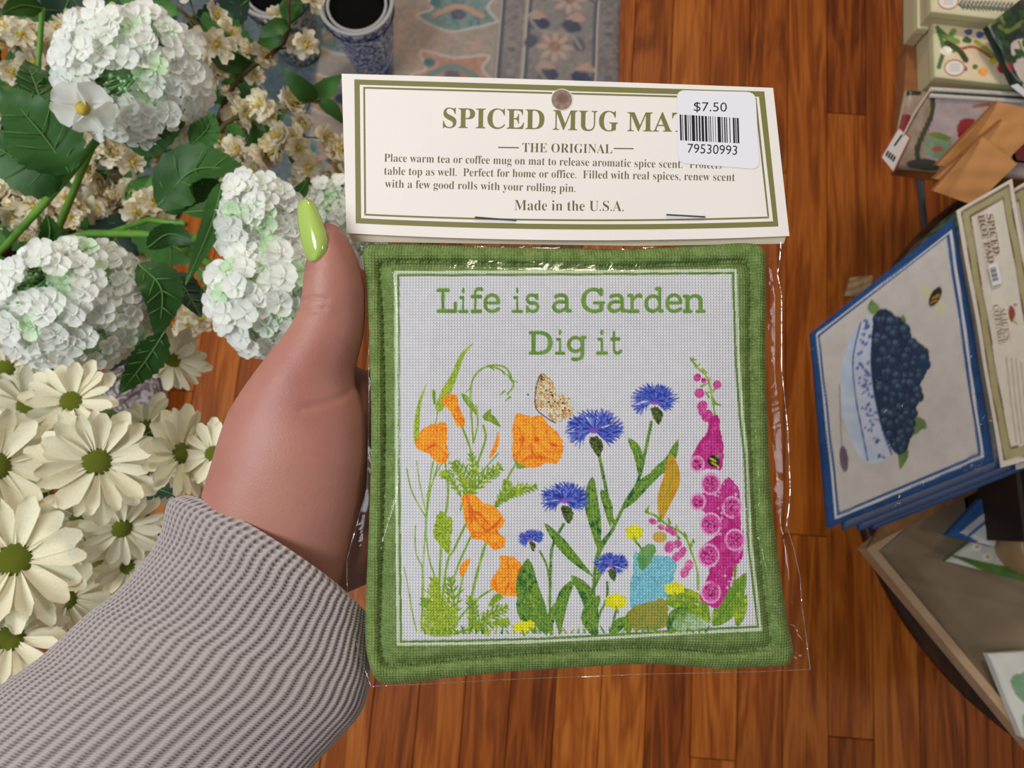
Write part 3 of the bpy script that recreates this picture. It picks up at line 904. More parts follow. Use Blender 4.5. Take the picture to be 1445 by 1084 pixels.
dm = 1 / (1 / (dl + 1e-3) ** 4 + 1 / (dr + 1e-3) ** 4 + 1 / (dt + 1e-3) ** 4 + 1 / (db + 1e-3) ** 4) ** .25
z = 5.2 * np.sqrt(np.clip(1 - (1 - np.clip(dm / 14, 0, 1)) ** 2, 0, 1))
z -= 2.0 * np.exp(-((dm - 26) / 5.0) ** 2)                     # stitched seam groove
z += 1.4 * np.clip((dm - 26) / 60, 0, 1)
z += 0.5 * np.sin(U * 9 + V * 4) * np.sin(V * 8 - U * 3) * np.clip(dm / 60, 0, 1)
z += 0.35 * np.sin(U * 90 + np.sin(V * 9) * 2) * np.exp(-((dt - 20) / 16) ** 2) + 0.5 * np.sin(V * 70) * np.exp(-((dr - 16) / 14) ** 2) + 0.4 * np.sin(U * 55 + V * 20) * np.exp(-((db - 18) / 14) ** 2) + 0.4 * np.sin(V * 48) * np.exp(-((dl - 16) / 14) ** 2)
z -= 0.35 * np.exp(-((dm - 25) / 2) ** 2) * (np.sin((U + V) * 330) > 0)
front = hp_np(g[..., 0], g[..., 1], z - 1.0)
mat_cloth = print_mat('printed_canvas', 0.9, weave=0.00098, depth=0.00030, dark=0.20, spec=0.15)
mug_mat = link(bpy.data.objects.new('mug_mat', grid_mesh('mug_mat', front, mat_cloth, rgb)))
mug_mat.matrix_world = HM
tag(mug_mat, 'square green-bordered cloth mug mat printed with garden flowers, in a clear bag', 'mug mat')
gb = g[::10, ::10]
Ub = U[:, ::10]; Vb = V[::10]
zb = -1.0 - 4.0 * np.minimum(1, np.minimum(np.minimum(Ub, 1 - Ub), np.minimum(Vb, 1 - Vb)) * 12)
gbk = hp_np(gb[..., 0], gb[..., 1], zb)
back_m = mat('green_canvas', (106, 138, 66), 0.9, (120, 152, 80), 200)
link(bpy.data.objects.new('backing', grid_mesh('backing', gbk[:, ::-1], back_m)), mug_mat)

# ---- header card -----------------------------------------------------------
pkg = empty('header_card_bag', 'cream header card with olive border stapled on a clear plastic bag, held in hand', 'packaging', mw=HM)


def zcard(px, py):
    return 1.5 + 1.2 * math.sin((px - 482) / 630 * PI) - (py - 220) / 110 * 0.5


def card_px(u, v):
    tx, ty = 482 + 609 * u, 104 + 20 * u - 1.0 * math.sin(PI * u)
    bx, by = 489 + 625 * u, 329 + 4 * u + 8 * 4 * u * (1 - u)
    return tx + (bx - tx) * v, ty + (by - ty) * v


def on_card(px, py, dz=0.08): return hp(px, py, zcard(px, py) + dz)


paper = mat('cream_card', (225, 218, 211), 0.55, (229, 222, 215), 30, bump=0.00003, bscale=900)
hole = (793, 141, 15.2)
mb = MB()
nu, nv = 200, 76
vid = {}
vs = []; fs = []
for j in range(nv + 1):
    for i in range(nu + 1):
        x, y = card_px(i / nu, j / nv)
        dx, dy = x - hole[0], y - hole[1]; r = math.hypot(dx, dy)
        if r < hole[2] + 5 and r > 1e-3 and r < hole[2]:
            x, y = hole[0] + dx / r * hole[2], hole[1] + dy / r * hole[2]
            vid[(i, j)] = len(vs); vs.append((x, y, True))
        else:
            vid[(i, j)] = len(vs); vs.append((x, y, r < hole[2]))
for j in range(nv):
    for i in range(nu):
        ids = [vid[(i, j)], vid[(i, j + 1)], vid[(i + 1, j + 1)], vid[(i + 1, j)]]
        cx = sum(vs[k][0] for k in ids) / 4; cy = sum(vs[k][1] for k in ids) / 4
        if all(vs[k][2] for k in ids): continue
        fs.append(tuple(ids))
n0 = len(vs)
mb.add([on_card(x, y, 0) for x, y, _ in vs] + [on_card(x, y, -0.35) for x, y, _ in vs], fs + [tuple(k + n0 for k in f[::-1]) for f in fs])
# rim walls
from collections import Counter
ec = Counter()
for f in fs:
    for a in range(4):
        ec[tuple(sorted((f[a], f[(a + 1) % 4])))] += 1
for f in fs:
    for a in range(4):
        p_, q_ = f[a], f[(a + 1) % 4]
        if ec[tuple(sorted((p_, q_)))] == 1: mb.f.append((q_, p_, p_ + n0, q_ + n0)); mb.m.append(0)
card = mb.build('header_card', paper, pkg)
# punched hole rim
rim = MB()
rp = []
for k in range(33):
    a = 2 * PI * k / 32
    rp.append(on_card(hole[0] + hole[2] * math.cos(a), hole[1] + hole[2] * math.sin(a), -0.1))
rim.tube(rp, 0.00022, 5)
rim.build('punched_hole', mat('cut_card_edge', (214, 205, 192), 0.7), card)
# back flap of the folded card
mb = MB()
bk = [hp(*card_px(0.004, 0.9), -0.6), hp(*card_px(0.996, 0.9), -0.6), hp(1106, 344, -0.6), hp(900, 347, -0.8), hp(700, 344, -0.8), hp(497, 341, -0.6)]
mb.prism([hp(489, 322, -0.6), hp(497, 341, -0.6), hp(700, 344, -0.7), hp(900, 347, -0.7), hp(1106, 344, -0.6), hp(1111, 326, -0.6)], Vector((0, 0, -0.0003)))
mb.build('back_flap', mat('cream_card_back', (196, 184, 160), 0.6), card)
ink = mat('olive_ink', (118, 114, 62), 0.5)
ink2 = mat('brown_ink', (104, 92, 56), 0.5)


def frame_strip(mbx, corners, th, fz, nseg=24):
    """corners TL TR BR BL; th inward thickness px"""
    c = [np.array(k, float) for k in corners]
    cen = sum(c) / 4
    for i in range(4):
        a, b = c[i], c[(i + 1) % 4]
        def inset(p):
            return p + np.sign(cen - p) * th
        a2, b2 = inset(a), inset(b)
        row1 = [a + (b - a) * t for t in np.linspace(0, 1, nseg)]
        row2 = [a2 + (b2 - a2) * t for t in np.linspace(0, 1, nseg)]
        if i == 2:
            bow = lambda q: q + np.array([0, 6.5 * 4 * ((q[0] - 500) / 600) * (1 - (q[0] - 500) / 600)])
            row1 = [bow(q) for q in row1]; row2 = [bow(q) for q in row2]
        n = len(row1)
        mbx.add([fz(*q) for q in row1 + row2], [(k, k + n, k + n + 1, k + 1) for k in range(n - 1)])


mb = MB()


def hole_ok(p):
    return math.hypot(p[0] - hole[0], p[1] - hole[1]) > hole[2] + 2


def frame_card(mbx, corners, th):
    m0 = MB(); frame_strip(m0, corners, th, lambda x, y: (x, y, 0), 130)
    keep = [f for f in m0.f if math.hypot(sum(m0.v[k][0] for k in f) / 4 - hole[0], sum(m0.v[k][1] for k in f) / 4 - hole[1]) > hole[2] + .4]
    vv = []
    for x, y, _ in m0.v:
        r = math.hypot(x - hole[0], y - hole[1])
        if 0 < r < hole[2] + .6: x, y = hole[0] + (x - hole[0]) / r * (hole[2] + .6), hole[1] + (y - hole[1]) / r * (hole[2] + .6)
        vv.append(on_card(x, y, 0.05))
    mbx.add(vv, keep)


frame_card(mb, [(500, 112), (1078.5, 129), (1098.5, 319.5), (502, 315)], 7.5)
frame_card(mb, [(512.5, 122.5), (1067.5, 138), (1085.5, 307.5), (514, 303.5)], 2.6)
mb.build('olive_border', ink, card)
items = [text_fit('SPICED', 'bold', (625, 180), (768, 182.5), 27), text_fit('MUG', 'bold', (780, 183), (872, 185), 27), text_fit('MAT', 'bold', (885, 185), (972, 186), 26)]
text_mesh(items, on_card, 'printed_title', ink, card)
TH = -0.011
items = [text_fit('THE ORIGINAL', 'bold', (737, 214.5), (864, 216.5), 12.5, TH),
         text_fit('Place warm tea or coffee mug on mat to release aromatic spice scent.', 'bold', (542, 228), (963, 237.2), 11, TH),
         text_fit('table top as well.  Perfect for home or office.  Filled with real spices, renew scent', 'bold', (542, 246.5), (1037, 255.5), 11, TH),
         text_fit('with a few good rolls with your rolling pin.', 'bold', (543, 264.5), (812, 271), 11, TH),
         text_fit('Made in the U.S.A.', 'bold', (726, 296.5), (880, 298), 14, TH),
         (np.array([(703, 207.2), (732, 207.6), (732, 209.2), (703, 208.8)]), np.array([(0, 1, 2, 3)])),
         (np.array([(866, 208.6), (894, 209), (894, 210.6), (866, 210.2)]), np.array([(0, 1, 2, 3)]))]
text_mesh(items, on_card, 'printed_text', ink2, card)
text_mesh([text_fit('Protects', 'bold', (973, 237), (1018, 238), 9, TH)], on_card, 'printed_text', ink2, card)
# staples
steel = mat('steel', (120, 124, 132), 0.3, metal=1.0)
for a, b in (((670, 306.5), (728, 311)), ((940, 303), (995, 306))):
    mb = MB(); mb.tube([on_card(a[0], a[1], -0.5), on_card(a[0] + 1, a[1], 0.45), on_card((a[0] + b[0]) / 2, (a[1] + b[1]) / 2, 0.55), on_card(b[0] - 1, b[1], 0.45), on_card(b[0], b[1], -0.5)], 0.00028, 6)
    mb.build('staple', steel, card)
# price sticker
mb = MB()
sc_ = [(955, 127), (1066, 130), (1072, 239), (957, 230)]
def rounded(cs, r, n=5):
    out = []
    m = len(cs)
    for i in range(m):
        p = np.array(cs[i], float); a = np.array(cs[i - 1], float); b = np.array(cs[(i + 1) % m], float)
        da = (a - p) / np.linalg.norm(a - p); db_ = (b - p) / np.linalg.norm(b - p)
        for k in range(n + 1):
            t = k / n
            q0, q1 = p + da * r, p + db_ * r
            out.append(q0 * (1 - t) ** 2 + p * 2 * t * (1 - t) + q1 * t * t)
    return out
st = rounded(sc_, 12)
ctr = np.mean(st, 0)
ring = [ctr] + st
mb.add([on_card(p[0], p[1], 0.16) for p in ring], [(0, (k % len(st)) + 1, k) if False else (0, k, (k % len(st)) + 1) for k in range(1, len(st) + 1)])
stick = mb.build('price_sticker', mat('sticker_white', (224, 222, 228), 0.35, spec=0.5), card)
black = mat('black_ink', (22, 22, 24), 0.5)
bars = [(0, 2.4), (3.6, 1), (6.8, 3.2), (11.5, 1), (14.4, 1), (17, 4.6), (23, 2.2), (27, 2.4), (31, 3.4), (36, 3), (41, 1), (43.5, 1.2), (47, 0.8), (50.5, 0.8), (54, 4.6), (60, 1.4), (63.4, 1.8), (66.5, 1.4), (71, 1.2), (76, 2.6), (79.5, 1.4), (82, 2.6)]
mb = MB()
for x, w in bars:
    def tp(s): return (959 + s * 0.985, 161.5 + s * 0.06)
    def bt(s): return (960 + s * 0.985, 198 + s * 0.05)
    mb.add([on_card(*tp(x), 0.22), on_card(*bt(x), 0.22), on_card(*bt(x + w), 0.22), on_card(*tp(x + w), 0.22)], [(0, 1, 2, 3)])
mb.build('barcode', black, stick)
on_st = lambda x, y: on_card(x, y, 0.22)
text_mesh([text_fit('$7.50', None, (979, 156.5), (1025.5, 157.5), 13.0, -0.006), text_fit('79530993', None, (970, 215.5), (1040, 218.5), 13.2, -0.004)], on_st, 'price_text', black, stick)

# ---- clear bag ---------------------------------------------------------------
film = film_mat('clear_film', 0.022, nscale=55, dist=0.0008, rough=0.08)
BL_TOP = [(499, 338), (600, 339), (800, 341), (1000, 342), (1102, 342)]
BR_ = [(1102, 342), (1100, 372), (1097, 387), (1103, 415), (1103, 520), (1107, 560), (1112, 610), (1115, 690), (1114, 710), (1110, 742), (1120, 775), (1129, 815), (1132, 860), (1138, 905), (1143, 945)]
BB_ = [(524, 969), (600, 966), (700, 960), (800, 956), (900, 952), (1000, 950), (1080, 948), (1143, 945)]
BLf = [(499, 338), (510, 370), (517, 420), (520, 500), (520, 600), (518, 690), (502, 745), (489, 790), (491, 850), (506, 920), (524, 969)]
bgd = coons(BL_TOP, BR_, BB_, BLf, 190, 190)
Ub = np.linspace(0, 1, 190)[None]; Vb = np.linspace(0, 1, 190)[:, None]


def mat_z(px, py):
    """height of the mat's face under the film"""
    dx = np.minimum(px - 519, 1080 + np.clip(py - 600, 0, 400) * 0.12 - px); dy = np.minimum(py - 346, 945 - py)
    dd = np.minimum(dx, dy)
    return 5.2 / (1 + np.exp(-(dd - 2) / 5.0))


zf_ = mat_z(bgd[..., 0], bgd[..., 1]) + 0.9
wr = np.zeros_like(zf_)
for _ in range(46):                                        # creases in the loose margins
    if _ < 24: cx, cy, ax, ay = 1108 + rng.normal(0, 9), rng.uniform(360, 940), rng.uniform(5, 14), rng.uniform(3, 9)
    elif _ < 28: cx, cy, ax, ay = rng.uniform(530, 1100), rng.uniform(340, 362), rng.uniform(10, 40), rng.uniform(2, 4)
    elif _ < 34: cx, cy, ax, ay = 545 + rng.normal(0, 8), rng.uniform(760, 950), rng.uniform(5, 9), rng.uniform(10, 30)
    else: cx, cy, ax, ay = 1120 + rng.normal(0, 8), rng.uniform(900, 945), 6, 6
    an = rng.uniform(-.7, .7)
    X = (bgd[..., 0] - cx) * math.cos(an) + (bgd[..., 1] - cy) * math.sin(an); Y = -(bgd[..., 0] - cx) * math.sin(an) + (bgd[..., 1] - cy) * math.cos(an)
    wr += rng.choice([-1, 1]) * rng.uniform(.4, 1.3) * np.exp(-(X / ax) ** 2 - (Y / ay) ** 2)
edge_k = np.minimum(1, np.minimum(np.minimum(Ub, 1 - Ub), np.minimum(Vb, 1 - Vb)) * 14)
zf_ = 0.2 + (zf_ - 0.2) * edge_k + wr * np.minimum(1, edge_k * 1.5) * np.where(mat_z(bgd[..., 0], bgd[..., 1]) > 4.9, 0.25, 1)
bag = link(bpy.data.objects.new('plastic_bag', grid_mesh('plastic_bag', hp_np(bgd[..., 0], bgd[..., 1], zf_), film)), pkg)
gb2 = bgd[::6, ::6]
zb2 = -0.2 - 5.2 * edge_k[::6, ::6]
link(bpy.data.objects.new('back_film', grid_mesh('back_film', hp_np(gb2[..., 0], gb2[..., 1], zb2)[:, ::-1], film)), pkg)
seam_m = film_mat('film_seam', 0.16, nscale=90, dist=0.001, rough=0.12)
mb = MB()
mb.tube([hp(x, y, 0.2) for x, y in BR_], 0.00022, 5)
mb.tube([hp(x, y, 0.2) for x, y in BB_], 0.00016, 5)
mb.tube([hp(x, y, 0.2) for x, y in BLf], 0.00016, 5)
mb.build('heat_seal', seam_m, bag)

# ================================================================== HAND AND SLEEVE
person = empty('person', 'left hand in a ribbed grey-mauve sweater sleeve holding the packaged mug mat', 'person', mw=HM)
K = HOLD / FPX * 1000        # mm per px at the hold plane


def loft(secs, n=40, jig=None):
    """secs: list of (centre xyz mm-local Vector, ax Vector, az Vector)"""
    vs = []; fs = []
    for c, a, b in secs:
        for k in range(n):
            t = 2 * PI * k / n
            vs.append(c + a * math.cos(t) + b * math.sin(t))
    for i in range(len(secs) - 1):
        for k in range(n):
            p_, q_ = i * n + k, i * n + (k + 1) % n
            fs.append((p_, p_ + n, q_ + n, q_))
    fs.append(tuple(range(n))); fs.append(tuple(range((len(secs) - 1) * n, len(secs) * n))[::-1])
    return vs, fs


hb = MB()
rows = [(316, 460, 470, 3.5, 2), (319, 452, 476, 3.5, 4), (324, 447, 482, 3.5, 6), (332, 444, 488, 3.3, 7.5), (345, 440, 495, 3, 8.6), (360, 436, 502, 3, 9.2), (380, 431, 509, 2.6, 9.8), (400, 429, 513, 2.2, 10), (415, 427.5, 515, 2, 9.9), (428, 425, 515, 1.8, 9.8), (445, 419, 515, 1.2, 10),
        (462, 410, 514, 0.6, 10.6), (480, 397, 511, 0, 11.3), (500, 380, 506, -.5, 12), (515, 369, 502, -1, 12.8), (530, 358, 500, -1.5, 13.5), (545, 347, 501, -2, 14), (562, 336, 508, -2.5, 14.8), (580, 325, 514, -3, 15.5),
        (600, 317, 517, -3.5, 16.2), (625, 309, 518, -4, 17), (650, 302, 518, -4.5, 17.6), (680, 293, 515, -5.5, 18), (710, 284, 511, -6.5, 18), (740, 275, 507, -8, 18), (770, 270, 502, -9.5, 17.6), (800, 268, 495, -11, 17), (830, 266, 488, -12, 16.5), (870, 262, 482, -13, 16), (900, 250, 470, -14, 16)]
secs = []
for y, xl, xr, zc, rz in rows:
    a = hp(xl, y, zc); b = hp(xr, y, zc)
    secs.append(((a + b) / 2, (b - a) / 2, Vector((0, 0, rz / 1000))))
v_, f_ = loft(secs, 44)
hb.add(v_, f_)


def blobs(chain, sub=7):
    for i in range(len(chain) - 1):
        for t in np.linspace(0, 1, sub):
            a, b = chain[i], chain[i + 1]
            q = [a[k] + (b[k] - a[k]) * t for k in range(5)]
            c = hp(q[0], q[1], q[2])
            hb.ball(c, 1.0, 16, 10, 0, (q[3] / 1000, q[3] / 1000, q[4] / 1000))


# palm behind the mat, forearm inside the sleeve, four bent fingers gripping the back
blobs([(440, 560, -12, 16, 11), (500, 590, -19, 18, 8), (560, 610, -22, 20, 8)])
blobs([(430, 680, -14, 20, 12), (500, 690, -20, 20, 8.5), (570, 690, -23, 20, 8)])
blobs([(400, 780, -16, 20, 12), (450, 770, -20, 20, 9), (520, 750, -23, 18, 8)])
blobs([(380, 860, -14, 21, 16), (300, 930, -18, 23, 18), (200, 1010, -22, 26, 20), (80, 1090, -28, 29, 22)], 8)
for (x0, y0_, x1, y1_, x2, y2_, x3, y3_, r0) in ((545, 545, 640, 500, 712, 488, 765, 486, 8.2), (560, 600, 672, 575, 752, 570, 812, 572, 8.4), (565, 660, 675, 650, 750, 652, 806, 656, 8.0), (555, 720, 642, 728, 704, 733, 750, 738, 7.0)):
    blobs([(x0, y0_, -23, r0 + 1, 8), (x1, y1_, -25, r0, 8.2), (x2, y2_, -19, r0 * .92, 7.2), (x3, y3_, -13.5, r0 * .8, 6)], 9)
hme = hb.mesh('hand_raw', [])
ho = bpy.data.objects.new('hand_raw', hme); COL.objects.link(ho)
rm = ho.modifiers.new('r', 'REMESH'); rm.mode = 'VOXEL'; rm.voxel_size = 0.00085; rm.use_smooth_shade = True
s1 = ho.modifiers.new('s', 'SMOOTH'); s1.factor = 0.6; s1.iterations = 9
bpy.context.view_layer.update()
dg = bpy.context.evaluated_depsgraph_get()
hand_me = bpy.data.meshes.new_from_object(ho.evaluated_get(dg))
bpy.data.objects.remove(ho); hand_me.name = 'hand'
# creases and knuckle folds pushed into the surface
nv_ = len(hand_me.vertices)
co = np.zeros(nv_ * 3, np.float32); hand_me.vertices.foreach_get('co', co); co = co.reshape(-1, 3)
no = np.zeros(nv_ * 3, np.float32); hand_me.vertices.foreach_get('normal', no); no = no.reshape(-1, 3)
dd = HOLD - co[:, 2]
hx = co[:, 0] / dd * FPX + IW / 2; hy = IH / 2 - co[:, 1] / dd * FPX
disp = np.zeros(nv_)
frontm = np.clip(no[:, 2] * 1.6 + .3, 0, 1)


def crease(pts, w, depth):
    global disp
    q = np.array(spline(pts, 6)); best = np.full(nv_, 1e9)
    for i in range(len(q) - 1):
        a, b = q[i], q[i + 1]; d = b - a
        t = np.clip(((hx - a[0]) * d[0] + (hy - a[1]) * d[1]) / (d @ d + 1e-9), 0, 1)
        best = np.minimum(best, np.hypot(hx - a[0] - t * d[0], hy - a[1] - t * d[1]))
    disp = disp - depth * np.exp(-(best / w) ** 2) * frontm


crease([(420, 424), (440, 421), (462, 423)], 2.6, .55)
crease([(418, 436), (436, 439), (458, 436)], 2.6, .5)
crease([(424, 430), (436, 430), (448, 431)], 2.0, .25)
crease([(500, 548), (482, 560), (455, 570), (425, 578)], 6, .42)
crease([(428, 382), (445, 378), (456, 372)], 3, .3)
crease([(436, 352), (441, 366), (452, 362), (461, 350)], 2.4, .5)
co2 = co + no * (disp[:, None] / 1000)
hand_me.vertices.foreach_set('co', co2.astype(np.float32).reshape(-1)); hand_me.update()
# skin
sk, N, L, B = nt('skin')
tc = N.new('ShaderNodeTexCoord')
nz = N.new('ShaderNodeTexNoise'); nz.inputs['Scale'].default_value = 38; nz.inputs['Detail'].default_value = 3
L.new(tc.outputs['Object'], nz.inputs['Vector'])
cr = N.new('ShaderNodeValToRGB')
cr.color_ramp.elements[0].position = 0.3; cr.color_ramp.elements[0].color = lin((172, 121, 106))
cr.color_ramp.elements[1].position = 0.72; cr.color_ramp.elements[1].color = lin((158, 102, 91))
L.new(nz.outputs['Fac'], cr.inputs['Fac']); L.new(cr.outputs['Color'], B.inputs['Base Color'])
B.inputs['Roughness'].default_value = 0.48; B.inputs['Specular IOR Level'].default_value = 0.35
B.inputs['Subsurface Weight'].default_value = 0.25; B.inputs['Subsurface Scale'].default_value = 0.004; B.inputs['Subsurface Radius'].default_value = (1, .35, .2)
vz = N.new('ShaderNodeTexVoronoi'); vz.inputs['Scale'].default_value = 1400; L.new(tc.outputs['Object'], vz.inputs['Vector'])
n2 = N.new('ShaderNodeTexNoise'); n2.inputs['Scale'].default_value = 500; L.new(tc.outputs['Object'], n2.inputs['Vector'])
ad = N.new('ShaderNodeMath'); ad.operation = 'ADD'; L.new(vz.outputs['Distance'], ad.inputs[0]); L.new(n2.outputs['Fac'], ad.inputs[1])
bp = N.new('ShaderNodeBump'); bp.inputs['Distance'].default_value = 0.00004; L.new(ad.outputs[0], bp.inputs['Height']); L.new(bp.outputs['Normal'], B.inputs['Normal'])
hand_me.materials.clear(); hand_me.materials.append(sk)
hand = link(bpy.data.objects.new('hand', hand_me), person)
# lacquered nail
nail_m = mat('green_nail_lacquer', (164, 188, 90), 0.16, spec=0.5, coat=0.5)
secs = []
axis = [(281, 427, 433, 8.6, 1.0), (283, 424, 438, 8.9, 1.6), (288, 420.5, 443.5, 9.3, 2.2), (297, 419, 448, 9.8, 2.7), (312, 419.5, 454, 10.4, 3.0), (328, 422, 459.5, 10.9, 3.0), (340, 424.5, 462, 11.0, 2.8), (350, 428, 461.5, 10.8, 2.3), (358, 431, 459, 10.3, 1.8), (364, 434, 453, 9.8, 1.2), (368, 437, 446, 9.3, .6)]
nb = MB(); nseg = 16; vs = []; fs = []
for y, xl, xr, zc, h in axis:
    for k in range(nseg + 1):
        t = k / nseg; u = 2 * t - 1
        x = xl + (xr - xl) * t
        vs.append(hp(x, y + 3 * u * u * (1 if y > 340 else -0.3), zc + 2.6 - 2.6 * u * u + 2.0 * (t - .5)))
n1 = len(vs)
vs += [v - Vector((0, 0, .0009)) for v in vs]
w_ = nseg + 1
for i in range(len(axis) - 1):
    for k in range(nseg):
        a = i * w_ + k
        fs.append((a, a + w_, a + w_ + 1, a + 1)); fs.append((a + n1, a + 1 + n1, a + w_ + 1 + n1, a + w_ + n1))
bd = [k for k in range(nseg)] 
ring = [k for k in range(w_)] + [i * w_ + nseg for i in range(1, len(axis))] + [(len(axis) - 1) * w_ + k for k in range(nseg - 1, -1, -1)] + [i * w_ for i in range(len(axis) - 2, 0, -1)]
for i in range(len(ring)):
    a, b = ring[i], ring[(i + 1) % len(ring)]
    fs.append((a, b, b + n1, a + n1))
nb.add(vs, fs)
nail = nb.build('thumb_nail', nail_m, hand, True)
tag(nail, 'long glossy yellow-green lacquered thumb nail')

# sleeve
SL = [(262, 700), (240, 707), (233, 724), (226, 755), (205, 790), (165, 835), (120, 870), (60, 925), (0, 968), (-80, 1030), (-200, 1120)]
SR = [(500, 852), (514, 862), (517, 872), (519, 888), (520, 908), (521, 945), (519, 975), (507, 1008), (480, 1040), (436, 1088), (340, 1200)]
ts = np.linspace(0, 1, len(SL)); tt = np.linspace(0, 1, 260)
Ls = np.array(spline(SL, 26))[:]; Rs = np.array(spline(SR, 26))[:]
ns = len(Ls)
NR = 70; NA = NR * 7
th = np.linspace(0, 2 * PI, NA, endpoint=False)
# side-weighted angular parameter so ribs keep an even pitch round the ellipse
Pts = np.zeros((ns + 8, NA, 3)); UV = np.zeros((ns + 8, NA, 2))
clen = 0
prev = None
for i in range(ns):
    l, r = Ls[i], Rs[i]
    c = (l + r) / 2; hw = (r - l) / 2
    d = np.array([hw[1], -hw[0]]); d = d / np.linalg.norm(d)            # towards the hand
    if d[1] > 0: d = -d
    if prev is not None: clen += np.linalg.norm(c - prev)
    prev = c
    t = i / (ns - 1)
    rz = 21 + 5 * t + (1.5 * math.sin(t * 9))
    bow = 16 * max(0, 1 - t * 4)
    ribamp = 0.62 * min(1, i / 5) * (0.85 + 0.15 * math.sin(i * .3))
    tw = th + 0.34 * min(1, t / .6)
    cs, sn = np.cos(tw), np.sin(tw)
    fold = 2.0 * math.exp(-((t - .42) / .05) ** 2) * np.exp(-((th - 2.2) / .5) ** 2) - 1.2 * math.exp(-((t - .55) / .06) ** 2) * np.exp(-((th - 2.0) / .6) ** 2)
    rib = ribamp * (np.abs(np.cos(th * NR / 2)) ** 0.7 * 2 - 1.2) * .62
    zc = -9 - 6 * t
    zz = zc + (rz + rib + fold) * sn
    hwl = np.linalg.norm(hw)
    k2 = 1 + (rib * 0.9) / (hwl * K)
    X = c[0] + hw[0] * cs * k2 + d[0] * bow * sn; Y = c[1] + hw[1] * cs * k2 + d[1] * bow * sn
    Pts[i + 8] = hp_np(X, Y, zz)
    UV[i + 8, :, 0] = th / (2 * PI) * NR; UV[i + 8, :, 1] = clen / 5.6
for k in range(8):                                                       # turned-in opening
    f = (8 - k) / 8
    cpt = Pts[8].mean(0)
    inner_ = cpt + (Pts[8] - cpt) * (1 - 0.085 * math.sin(f * PI / 2) - 0.03 * f)
    ax3 = (Pts[30].mean(0) - Pts[8].mean(0)); ax3 = ax3 / np.linalg.norm(ax3)
    Pts[k] = inner_ + ax3 * (0.010 * max(0, f - .3))
    UV[k] = UV[8]; UV[k, :, 1] = -f * 2
Pts = Pts[:, ::-1]; UV = UV[:, ::-1]
kn, N, L, B = nt('ribbed_knit')
uvn = N.new('ShaderNodeUVMap'); uvn.uv_map = 'uv'
sx = N.new('ShaderNodeSeparateXYZ'); L.new(uvn.outputs[0], sx.inputs[0])
def mth(op, a, b=None, c=None):
    m = N.new('ShaderNodeMath'); m.operation = op
    for i, q in enumerate((a, b, c)):
        if q is None: continue
        if isinstance(q, (int, float)): m.inputs[i].default_value = q
        else: L.new(q, m.inputs[i])
    return m.outputs[0]
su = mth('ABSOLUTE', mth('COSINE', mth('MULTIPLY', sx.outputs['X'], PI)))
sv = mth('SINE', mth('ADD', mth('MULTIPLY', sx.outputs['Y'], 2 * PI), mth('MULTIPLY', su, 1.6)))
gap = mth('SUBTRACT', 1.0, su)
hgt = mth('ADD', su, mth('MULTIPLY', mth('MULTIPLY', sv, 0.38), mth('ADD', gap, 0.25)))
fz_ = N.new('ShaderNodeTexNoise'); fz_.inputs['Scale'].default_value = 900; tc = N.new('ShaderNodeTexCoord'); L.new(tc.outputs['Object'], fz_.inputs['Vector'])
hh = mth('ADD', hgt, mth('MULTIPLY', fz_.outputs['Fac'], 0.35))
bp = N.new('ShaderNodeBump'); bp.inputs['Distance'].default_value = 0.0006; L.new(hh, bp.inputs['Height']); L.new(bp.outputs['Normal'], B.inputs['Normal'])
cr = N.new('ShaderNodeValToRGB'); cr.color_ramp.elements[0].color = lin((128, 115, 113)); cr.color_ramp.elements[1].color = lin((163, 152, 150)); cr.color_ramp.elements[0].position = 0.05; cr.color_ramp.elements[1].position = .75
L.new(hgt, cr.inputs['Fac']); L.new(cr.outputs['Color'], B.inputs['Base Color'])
B.inputs['Roughness'].default_value = 0.95; B.inputs['Specular IOR Level'].default_value = 0.1; B.inputs['Sheen Weight'].default_value = 0.15
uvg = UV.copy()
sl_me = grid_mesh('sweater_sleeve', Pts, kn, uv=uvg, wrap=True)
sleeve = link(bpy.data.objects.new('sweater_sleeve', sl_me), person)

# ================================================================== FLOWERS ON THE LEFT
R3 = random.Random(5)
hyd_w = mat('hydrangea_petal', (250, 250, 246), 0.6, (246, 250, 242), 30, trans=0.42, rnd=0.04)
hyd_g = mat('hydrangea_petal_green', (222, 244, 212), 0.6, (204, 234, 188), 40, trans=0.35, rnd=0.08)
pedi = mat('pale_green_stalk', (170, 214, 158), 0.6, trans=0.2)
daisy_w = mat('daisy_petal', (243, 239, 216), 0.6, (234, 229, 194), 25, trans=0.25, rnd=0.08)
daisy_c = mat('daisy_disc', (150, 160, 30), 0.9, (96, 112, 16), 160, bump=0.0010, bscale=600)
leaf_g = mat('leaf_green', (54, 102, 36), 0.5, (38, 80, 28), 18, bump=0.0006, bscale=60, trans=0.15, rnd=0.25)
leaf_l = mat('leaf_light_green', (84, 138, 66), 0.5, (58, 112, 46), 20, bump=0.0005, bscale=60, trans=0.2, rnd=0.15)
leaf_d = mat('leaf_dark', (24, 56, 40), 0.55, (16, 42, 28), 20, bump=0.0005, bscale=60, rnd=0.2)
vein_m = mat('leaf_vein', (84, 126, 58), .55)
stem_g = mat('stem_green', (110, 160, 56), 0.5, (78, 128, 40), 30)
twig_m = mat('twig_brown', (96, 78, 44), 0.8, (70, 56, 34), 60, bump=0.0008, bscale=200)
blos_w = mat('blossom_petal', (242, 236, 214), 0.65, (230, 218, 184), 30, trans=0.3, rnd=0.14)
blos_y = mat('blossom_heart', (206, 184, 70), 0.7, (176, 150, 50), 200)


